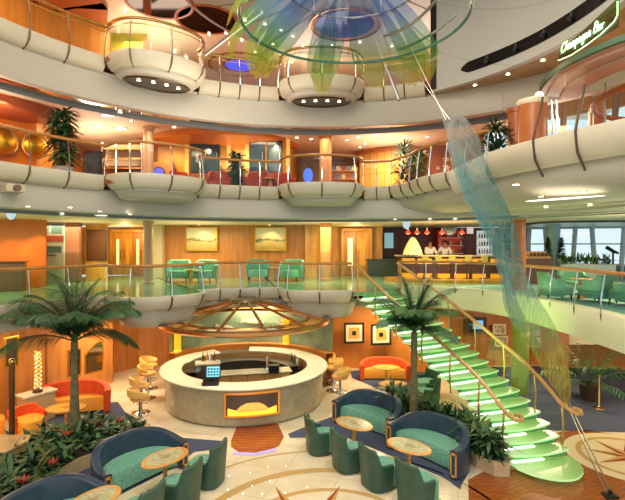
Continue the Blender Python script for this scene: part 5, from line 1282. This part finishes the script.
for k in range(4):
    def q_(u, z): return (6.5 + 6.5 * u, 14.9 - 1.8 * u + 1.6 * math.sin(PI * u), z)
    u0, u1 = k / 4, (k + 1) / 4
    m = MB(); m.sheet([[q_(u0, Z3 + .2), q_(u1, Z3 + .2)], [q_(u0, 10.1), q_(u1, 10.1)]]); w_ = struct('window_%d' % (k + 12), m, winpane)
    m = MB(); m.bar(q_(u0, Z3), q_(u0 + .05, 10.1), .14, .14); m.bar(q_(u0, 7.55), q_(u1, 7.75), .07, .07); m.bar(q_(u0, 8.3), q_(u1, 8.75), .1, .1); m.bar(q_(u0, Z3 + .2), q_(u1, Z3 + .2), .1, .1); obj('window_frame', m, mat('frame_bronze', '8A6A54', .4), w_)
column('pillar_terrace', 596.5, 13.4, .2, Z3, 8.9, colo, False)
# neon sign
sgn = thing('neon_sign', 'green neon script sign on a dark glass plate under the wood soffit', 'sign', (5.6, 10.6, 9.22), math.atan2(-1.33, .3))
m = MB(); m.add([(-.1, .03, -.13), (1.5, .03, -.08), (1.52, .03, .5), (1.48, .03, .5), (-.1, .03, .05)], [(0, 1, 2, 3, 4)]); obj('plate', m, glass('sign_plate', '8A8A58', .1, .35, '6A6840'), sgn)
L_ = {'C': [(.75, .85), (.6, 1), (.3, .95), (.08, .6), (.1, .2), (.35, 0), (.75, .2)], 'h': [(0, 0), (.15, 1), (.08, .4), (.3, .55), (.38, .3), (.45, 0)], 'a': [(.42, .5), (.15, .5), (.03, .2), (.2, 0), (.4, .3), (.42, .5), (.42, .1), (.55, 0)],
      'm': [(0, .5), (.05, 0), (.12, .4), (.25, .5), (.28, 0), (.35, .4), (.48, .5), (.52, .1), (.62, 0)], 'p': [(.05, .5), (-.02, -.4), (.05, .3), (.25, .52), (.4, .3), (.25, .02), (.08, .08)], 'g': [(.42, .5), (.15, .5), (.03, .2), (.2, 0), (.4, .3), (.42, .5), (.36, -.3), (.15, -.4), (.05, -.2)],
      'n': [(0, .5), (.05, 0), (.12, .4), (.3, .5), (.35, .1), (.48, 0)], 'e': [(.03, .25), (.35, .3), (.3, .5), (.1, .48), (.03, .15), (.2, 0), (.45, .15)], 'B': [(.1, 0), (.2, 1), (.55, 1), (.6, .7), (.2, .55), (.62, .5), (.6, .08), (.1, 0)], 'r': [(0, .5), (.06, 0), (.12, .4), (.35, .5)]}
x = 0; ltr = MB()
for ch in 'Champagne Bar':
    if ch == ' ': x += .28; continue
    pts = [Vector(q) for q in L_[ch]]; sp2 = cat(pts, 4); s_ = .175
    ltr.tube([((q.x * .85 + x + q.y * .2) * s_, -.0, q.y * s_ * 1.15 + x * s_ * .05) for q in sp2], .011, 5)
    x += (max(q.x for q in pts) + .12) * .85
obj('lettering', ltr, neon, sgn, smooth=True)
m = MB(); m.tube([(-.08, 0, -.13), (.3, 0, -.16), (.7, 0, -.12), (1.1, 0, -.05), (1.42, 0, .06), (1.5, 0, .15), (1.5, 0, .42)], .011, 6); obj('underline', m, neon, sgn, smooth=True)

# =================================================================== upper deck
p = AT(29, 17, 12.9)
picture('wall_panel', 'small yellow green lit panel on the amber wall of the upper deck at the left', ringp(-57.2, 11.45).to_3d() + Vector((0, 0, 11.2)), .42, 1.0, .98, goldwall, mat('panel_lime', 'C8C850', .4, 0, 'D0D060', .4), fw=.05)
o = obj('red_notice', MB().box(-.14, .14, -.03, 0, -.12, .12), mat('notice_red', 'C02818', .4)); q_2 = ringp(-58.6, 11.4); o.location = (q_2.x, q_2.y, 11.75); o.rotation_euler = (0, 0, .98); tag(o, 'small red notice on the amber wall of the upper deck', 'notice')
c = AT(129, 40, 17.8); picture('wall_panel', 'large olive and yellow picture panel behind the left bay of the upper deck', c, 1.35, 1.1, .1, goldwall, mat('panel_olive', '9A9A30', .4, c2='C8B840', scale=2), fw=.06)
t = thing('screen_frame', 'dark brown framed folding screen behind the left bay of the upper deck', 'screen', (AZ(152, 17.4), 17.4, Z4))
m = MB(); m.box(-.34, -.06, 0, .1, 0, 2.2); obj('tall_panel', m, redwood, t); m = MB(); m.add([(-.02, 0, 0), (.5, 0, 0), (.36, 0, 1.35), (-.02, 0, 1.6), (-.02, .1, 0), (.5, .1, 0), (.36, .1, 1.35), (-.02, .1, 1.6)], [(0, 1, 2, 3), (7, 6, 5, 4), (0, 1, 5, 4), (1, 2, 6, 5), (2, 3, 7, 6), (3, 0, 4, 7)]); obj('slanted_panel', m, mat('dark_screen', '3A2A2A', .3), t)
struct('trim_upper_soffit_left', sweep(MB(), cat([ringp(-100, 9.6), ringp(-75, 9.6), ringp(-55, 9.8), ringp(-44, 10.2), ringp(-41, 11.4)], 6), [(0, 12.9), (0, 12.72), (-2.2, 12.66)]), mat('soffit_redbrown', 'A85A30', .4), smooth=True)
def ceiling_dome(px, py, z, r0, r1, m_, label, ringm=copper):
    c = W(px, py, z); t = thing('ceiling_dome', label, 'ceiling light', (c.x, c.y, z))
    m = MB(); m.lathe([(.001, -.02), (r0, -.02)], n=40); obj('lens', m, m_, t)
    m = MB(); m.lathe([(r0, -.02), (r0 * 1.06, -.05), (r0 * 1.12, -.02), (r0 * 1.12, 0)], n=40); obj('rim', m, redwood, t, smooth=True)
    if r1:
        m = MB(); m.lathe([(r1, 0), (r1, -.04), (r1 * 1.04, -.04), (r1 * 1.04, 0)], n=48); obj('outer_ring', m, ringm, t)
    return t
ceiling_dome(240.5, 65, 12.885, .68, 1.35, bluelight, 'glowing blue round ceiling dome in the upper ceiling left of the middle bay')
m = MB(); m.lathe([(.001, 0), (5.6, 0), (5.7, -.05), (5.8, 0)], (1.5, 14.2, 12.885), 72); struct('trim_ceiling_medallion', m, mat('medallion_grey', '9A9488', .35), smooth=True)
m = MB()
for k in range(20):
    a = 2 * PI * k / 20; m.bar((1.5 + 1.6 * math.cos(a), 14.2 + 1.6 * math.sin(a), 12.875), (1.5 + 5.6 * math.cos(a), 14.2 + 5.6 * math.sin(a), 12.875), .03, .02)
struct('trim_medallion_seams', m, mat('seam_brown', '7A6A58', .4))
ceiling_dome(345, 25, 12.86, 1.05, 1.25, mat('dome_navy', '3A4668', .15, .4, '3848A0', .25), 'dark blue round ceiling dome seen through the glass sculpture')
for px, py, lb in ((207, 20, 'dark mirrored round ceiling recess at the top, the lower of two'), (160, 3, 'dark mirrored round ceiling recess cut by the top picture edge')): ceiling_dome(px, py, 12.885, 1.0, 0, mat('recess_bronze', '4A3A30', .08, .9), lb, white)
# =================================================================== downlights
dl = MB(); dl.cur = 0; dl.lathe([(.001, -.012), (.055, -.012)], n=12); dl.cur = 1; dl.lathe([(.055, -.012), (.085, -.012), (.085, 0)], n=12)
dl0 = None
def downlight(px, py, z, label, group):
    global dl0
    c = W(px, py, z)
    if dl0 is None: o = dl0 = obj('downlight', dl, [lampw, brass])
    else: o = dl0.copy(); COL.objects.link(o)
    o.location = c; tag(o, label, 'downlight', group)
for px, py in ((33, 97), (97, 126), (121, 127), (131, 121), (12, 115), (36, 120), (78, 126), (174, 127), (245, 133), (297, 137.5), (311, 139), (330, 139), (347, 140), (358, 137), (376, 135), (365, 144), (360, 147), (406, 137), (120, 112), (427, 137), (180, 134), (205, 134)): downlight(px, py, B4 + .03, 'small round recessed downlight glowing in the peach ceiling of the third deck', 'downlights in the third deck ceiling')
for px, py in ((125, 11), (209, 34), (245, 20), (265, 24), (281, 30), (293, 36), (242, 40), (273, 44), (303, 46), (281, 56), (292, 62), (332, 45), (360, 42), (176, 61), (186, 58), (175, 52), (392, 46), (226, 33), (255, 52)): downlight(px, py, 12.84, 'small round recessed downlight glowing in the upper ceiling', 'downlights in the upper ceiling')
for px, py in ((28, 206), (70, 207), (100, 211), (62, 213), (150, 217.5), (130, 214), (395, 219), (430, 218.5), (455, 218)): downlight(px, py, B3 + .03, 'small round recessed downlight glowing in the mezzanine ceiling', 'downlights in the mezzanine ceiling')
for px, py in ((446, 97), (475, 85), (508, 74), (543, 60)): downlight(px, py, WB - .012, 'small round recessed downlight in the wood soffit under the white screen wall', 'downlights in the wood soffit')
for px, py in ((516, 184), (541, 196), (583, 191), (546, 207), (590, 205)): downlight(px, py, B3 + .12, 'small round recessed downlight in the stepped soffit under the terrace', 'downlights under the terrace')
for deg, n4, nm in ((-38, 4, 'left'), (0, 4, 'middle')):
    c = ringp(deg, R - .30); a = math.radians(deg)
    for k in range(4):
        u = -.6 + .4 * k; o = dl0.copy(); COL.objects.link(o); v = -.2 * math.cos(u * 1.6)
        o.location = (c.x + u * math.cos(a) + v * math.sin(a), c.y - u * math.sin(a) + v * math.cos(a), P4 - .44 - .12 - .024); tag(o, 'small round downlight under the %s bay of the upper balcony' % nm, 'downlight', 'downlights under the %s bay' % nm)
for i, (px, py) in enumerate(((108, 115), (121, 128))):
    c = W(px, py, B4 + .035); t = thing('square_light', 'square bright ceiling light panel near the left column on the third deck, ' + ['nearer', 'farther'][i], 'ceiling light', c); m = MB(); m.box(-.22, .22, -.13, .13, -.02, 0); obj('frame', m, steel, t); m = MB(); m.box(-.18, .18, -.1, .1, -.026, -.02); obj('diffuser', m, lampsoft, t)
c = W(99, 215, B3 + .035); t = thing('square_light', 'square bright ceiling light panel over the left mezzanine corridor', 'ceiling light', c); m = MB(); m.box(-.3, .3, -.3, .3, -.02, 0); obj('frame', m, steel, t); m = MB(); m.box(-.26, .26, -.26, .26, -.026, -.02); obj('diffuser', m, lampsoft, t)

# =================================================================== hanging glass sculpture and the glass ribbon
SX, SY, SZ, SR = .9, 10.4, 9.9, 2.5
sc_ = thing('glass_sculpture', 'great hanging ring of blue, green and yellow glass petals high in the atrium', 'sculpture', (SX, SY, SZ))
sg = ramp_glass('sculpture_glass', [(0, '8AA4C8'), (.55, '4474B4'), (.72, '3C8A9A'), (.84, '4CA050'), (.94, '98BC48'), (1, 'D8C440')], .34, center=(SX, SY, 0), rng=(0, 2.85))
m = MB(); m.tube([(SR * math.cos(t_), SR * math.sin(t_), 0) for t_ in [2 * PI * k / 72 for k in range(72)]], .035, 8, closed=True); obj('hoop', m, mat('hoop_teal', '4A8078', .25, .5), sc_, smooth=True)
m = MB(); m.tube([(1.5 * math.cos(t_), 1.5 * math.sin(t_), .75) for t_ in [2 * PI * k / 60 for k in range(60)]], .025, 8, closed=True); obj('upper_hoop', m, steel, sc_, smooth=True)
rnd = random.Random(21)
for k in range(22):
    a = 2 * PI * k / 22 + rnd.uniform(-.04, .04)
    if -1.35 < (a + PI) % (2 * PI) - PI < .5: continue
    tw = 0; prof = [(.5, 1.05), (1.0, 1.0), (1.6, .72), (2.1, .36), (2.5, .03), (2.66, -.14), (2.76, -.34), (2.82 + rnd.uniform(-.05, .05), -.58 - rnd.uniform(0, .2))]
    rows = []; tw = rnd.uniform(-.25, .25)
    for i, (r, z) in enumerate(prof):
        w = [.10, .2, .30, .36, .40, .36, .28, .12][i]; row = []
        for s in range(5):
            v = (s - 2) / 2; th = a + tw * i / 7; row.append((r * math.cos(th) - v * w * math.sin(th), r * math.sin(th) + v * w * math.cos(th), z - .10 * v * v + .06 * v * math.sin(i)))
        rows.append(row)
    m = MB(); m.sheet(rows); obj('glass_petal', m, sg, sc_, smooth=True, sub=1)
for a in (1.0, 2.2, 3.6, 5.0):
    m = MB(); m.tube([(1.5 * math.cos(a), 1.5 * math.sin(a), .75), (1.2 * math.cos(a), 1.2 * math.sin(a), 2.98)], .02, 6); obj('hanging_rod', m, steel, sc_)
def arc3(a, b, c_, n=16): return [Vector(a) * (1 - t) ** 2 + Vector(b) * 2 * t * (1 - t) + Vector(c_) * t * t for t in [i / n for i in range(n + 1)]]
o_ = Vector((SX, SY, SZ))
for a, b, c_ in ((AT(384, 36, 12.2), AT(415, 30, 11.4), AT(442, -8, 10.6)), (AT(398, 50, 12.6), AT(430, 40, 11.8), AT(456, 14, 11.4))):
    m = MB(); m.tube([p - o_ for p in arc3(a, b, c_)], .035, 8); obj('curved_tube', m, steel, sc_, smooth=True)
m = MB(); m.tube([AT(386, 66, 12.9) - o_, AT(399, 100, 12.6) - o_], .05, 8); obj('steel_strut', m, steel, sc_, smooth=True)
m = MB(); m.tube([AT(205, 55, 13.2) - o_, AT(240, 28, 12.2) - o_, AT(262, 12, 11.5) - o_], .05, 8); obj('steel_strut', m, steel, sc_, smooth=True)
# ribbon
rb = thing('glass_ribbon', 'long twisting ribbon of teal to yellow glass hanging from wires down beside the stairs', 'sculpture', (0, 0, 0))
rm = ramp_glass('ribbon_glass', [(0, 'D0B848'), (.16, 'C8C060'), (.3, 'A8C890'), (.42, '8CB8B8'), (.62, '5AA0A8'), (.85, '70A8B0'), (1, 'B8C4C4')], .38, axis=2, rng=(1.0, 7.3), refl=.10)
rib = [(116, 441, 462, .1), (128, 445, 472, .2), (142, 449, 481, .25), (160, 453, 483, .3), (190, 463, 498, .3), (210, 473, 508, .25), (235, 489, 518, .2), (255, 495, 521, .15), (272, 501, 524, .0), (287, 505, 531, -.15), (302, 505, 538, -.25), (317, 511, 549, -.3), (332, 520, 557, -.25), (347, 530, 562, -.2), (362, 538, 567, -.15), (378, 546, 570, -.1), (395, 559, 572, -.05), (405, 565, 569, .0)]
rows = []
for y, xl, xr, dd in rib:
    D = 9.2 + 2.5 * (y - 119) / 286; row = []
    for s in range(7):
        u = s / 6; bulge = .16 * math.sin(PI * u); row.append(tuple(AT(xl + (xr - xl) * u, y + 3 * math.sin(u * 5), D + dd * (1 - 2 * u) + bulge)))
    rows.append(row)
m = MB(); m.sheet(rows); obj('glass_sheet', m, rm, rb, smooth=True, sub=2)
rows2 = []
for y, xl, xr, dd in rib[2:13]:
    D = 9.2 + 2.5 * (y - 119) / 286 - .22; row = []
    for s in range(4):
        u = s / 3 * .45; row.append(tuple(AT(xl - 3 + (xr - xl) * u, y, D + .05 * math.sin(u * 6))))
    rows2.append(row)
m = MB(); m.sheet(rows2); obj('glass_strip', m, rm, rb, smooth=True, sub=2)
for (a, b, r_) in ((AT(446, 120, 9.2), AT(410, 46, 11.6), .006), (AT(450, 120, 9.2), AT(424, 84, 10.4), .006), (AT(566, 403, 11.6), W(608, 497, 0), .014), (AT(569, 403, 11.6), W(613, 496, 0), .014)):
    m = MB(); m.tube([a, b], r_, 6); obj('wire', m, steel, rb)
q = W(610, 497, 0); o = obj('floor_anchor', MB().box(-.12, .12, -.1, .1, 0, .06).box(-.03, .03, -.03, .03, .06, .14), black, bevel=.01); o.location = q; tag(o, 'small black floor anchor holding the ribbon wires at the lower right', 'anchor')

# ------------------------------------------------------------------ camera, light
cam = bpy.data.cameras.new('camera'); co = bpy.data.objects.new('camera', cam); COL.objects.link(co)
co.location = (0, 0, EYE); co.rotation_euler = (PI / 2, 0, 0)
cam.sensor_width = 36; cam.lens = 36 * F / 625; cam.shift_y = -5 / 625; cam.clip_start = .05; cam.clip_end = 200
SC.camera = co
def area(x, y, z, sx, sy, e, col, aim=None, spread=None):
    l = bpy.data.lights.new('area_lamp', 'AREA'); l.shape = 'RECTANGLE'; l.size = sx; l.size_y = sy; l.energy = e; l.color = lin(col)[:3]
    if spread: l.spread = math.radians(spread)
    o = bpy.data.objects.new('area_lamp', l); COL.objects.link(o); o.location = (x, y, z)
    if aim: o.rotation_euler = (Vector(aim) - Vector((x, y, z))).to_track_quat('-Z', 'Y').to_euler()
    return o
def point(x, y, z, e, col, r=.1):
    l = bpy.data.lights.new('point_lamp', 'POINT'); l.energy = e; l.color = lin(col)[:3]; l.shadow_soft_size = r
    o = bpy.data.objects.new('point_lamp', l); COL.objects.link(o); o.location = (x, y, z); return o
def spot(x, y, z, aim, e, col, deg=70, r=.08):
    l = bpy.data.lights.new('spot_lamp', 'SPOT'); l.energy = e; l.color = lin(col)[:3]; l.spot_size = math.radians(deg); l.spot_blend = .6; l.shadow_soft_size = r
    o = bpy.data.objects.new('spot_lamp', l); COL.objects.link(o); o.location = (x, y, z)
    o.rotation_euler = (Vector(aim) - Vector((x, y, z))).to_track_quat('-Z', 'Y').to_euler(); return o
WARM, SOFT, COOL = 'FFDEAE', 'FFF0DC', 'E8F2FF'
# house lights high in the atrium
area(0, 8, 12.6, 7, 7, 620, SOFT)
area(0, 1.5, 11.5, 6, 3, 420, SOFT, aim=(0, 12, 5))
UP_FILL = lambda x, y, z, sx, sy, e, c: area(x, y, z, sx, sy, e, c, aim=(x, y + .001, z + 5))  # unseen upward fill lamps, added to brighten the ceilings
# under the mezzanine (lounge lights, with added upward fill)
for x, y in ((-6.4, 15.4), (-2.1, 17.8), (2.6, 17.0), (7.5, 15.8), (9.8, 12.5)): area(x, y, 2.62, 1.6, 1.2, 120, 'FFE4BE'); UP_FILL(x, y, 1.9, 1.5, 1, 14, WARM)
area(-7.6, 11.4, 2.6, 1.0, 3, 80, WARM)
for k in range(7):
    a = 2 * PI * k / 7 + .2; spot(BX + 2.2 * math.cos(a), BY + 2.2 * math.sin(a), 2.45, (BX + 2.25 * math.cos(a), BY + 2.25 * math.sin(a), 1.1), 85, 'FFEED4', 100)  # spots added under the canopy ring to brighten the bar top
# mezzanine ceiling lamps, upward fill added below them
for x, y in ((-10.6, 13), (-9.5, 19), (-5, 20), (0.5, 19.5), (5.5, 19), (9.5, 14)): area(x, y, 5.65, 2.2, 2.0, 200, WARM); UP_FILL(x, y, 4.6, 2, 2, 32, WARM)
for px in (4, 33): 
    c_ = AT(px, 214, 16.5 if px > 20 else 16.0); spot(c_.x, c_.y, 5.7, (c_.x - .25, c_.y + .75, 4.2), 90, 'FFC878', 80)
for px in (201, 270): c_ = AT(px, 239, 21.7); spot(c_.x, c_.y, 5.75, (c_.x, 22.6, 4.6), 40, 'FFDCA0', 80)
point(AZ(125, 22.8), 22.8, 5.4, 90, 'FFD088', .2); point(AZ(356, 22.8), 22.8, 5.3, 60, 'FFD898', .2)  # point lamps added to brighten the golden doorways
# third deck ceiling lamps, each paired with added upward fill
for x, y in ((-9.0, 12), (-7.6, 17), (-2.5, 18.6), (3, 18.2), (7.6, 15)): area(x, y, 8.85, 2.2, 2.0, 190, WARM); UP_FILL(x, y, 7.9, 2, 2, 80, SOFT)
for x, y in ((2.6, 19.2), (3.4, 18.7), (-5.6, 17.7), (-4.2, 17.3), (-2.8, 17.3), (-1.4, 17.9)): spot(x, y, 8.7, (x, y + 1.2, 7.2), 90, 'FFD890', 100)
# upper deck
for x, y in ((-8.6, 12), (-6, 17.5), (0, 19), (4, 18)): area(x, y, 12.6, 2.2, 2.0, 170, WARM); UP_FILL(x, y, 11.4, 2.5, 2.5, 105, SOFT)
UP_FILL(-2.5, 13.5, 8.0, 3, 3, 110, SOFT)
for x, y in ((-5.3, 15.6), (.3, 17.0)): area(x, y, 8.9, 1, 1, 45, WARM)  # extra lamps added to lift the dark third deck bays
area(-1.5, 10.2, 11.8, 3, 3, 60, SOFT, aim=(-1.0, 10.5, 0), spread=60)
area(2.5, 10.2, 11.8, 3, 3, 50, SOFT, aim=(2.0, 10.5, 0), spread=60)
# champagne terrace
area(8.3, 10.5, 8.4, 1.5, 1.5, 90, WARM); UP_FILL(8.2, 10.0, 7.7, 2, 2, 45, WARM); UP_FILL(6.5, 12.5, 3.7, 2, 2, 12, 'FFF0C8')
# unseen green lamps added to imitate stair glow on the pale parapet
area(4.6, 12.6, 2.0, 1.2, 3.0, 30, 'B4F080', aim=(6.4, 13.0, 2.9), spread=110); area(3.6, 14.6, 1.6, 1, 2, 14, 'A0F080', aim=(3.6, 14.6, 4))
w = bpy.data.worlds.new('world'); SC.world = w; w.use_nodes = True
bg = w.node_tree.nodes['Background']; bg.inputs[0].default_value = lin('E6F2F4'); bg.inputs[1].default_value = 1.2
SC.view_settings.view_transform = 'Standard'; SC.view_settings.look = 'None'; SC.view_settings.exposure = 0
SC.cycles.use_denoising = True; SC.cycles.max_bounces = 7; SC.cycles.transparent_max_bounces = 24
SC.cycles.diffuse_bounces = 3; SC.cycles.glossy_bounces = 3; SC.cycles.sample_clamp_indirect = 4; SC.cycles.caustics_reflective = False; SC.cycles.caustics_refractive = False
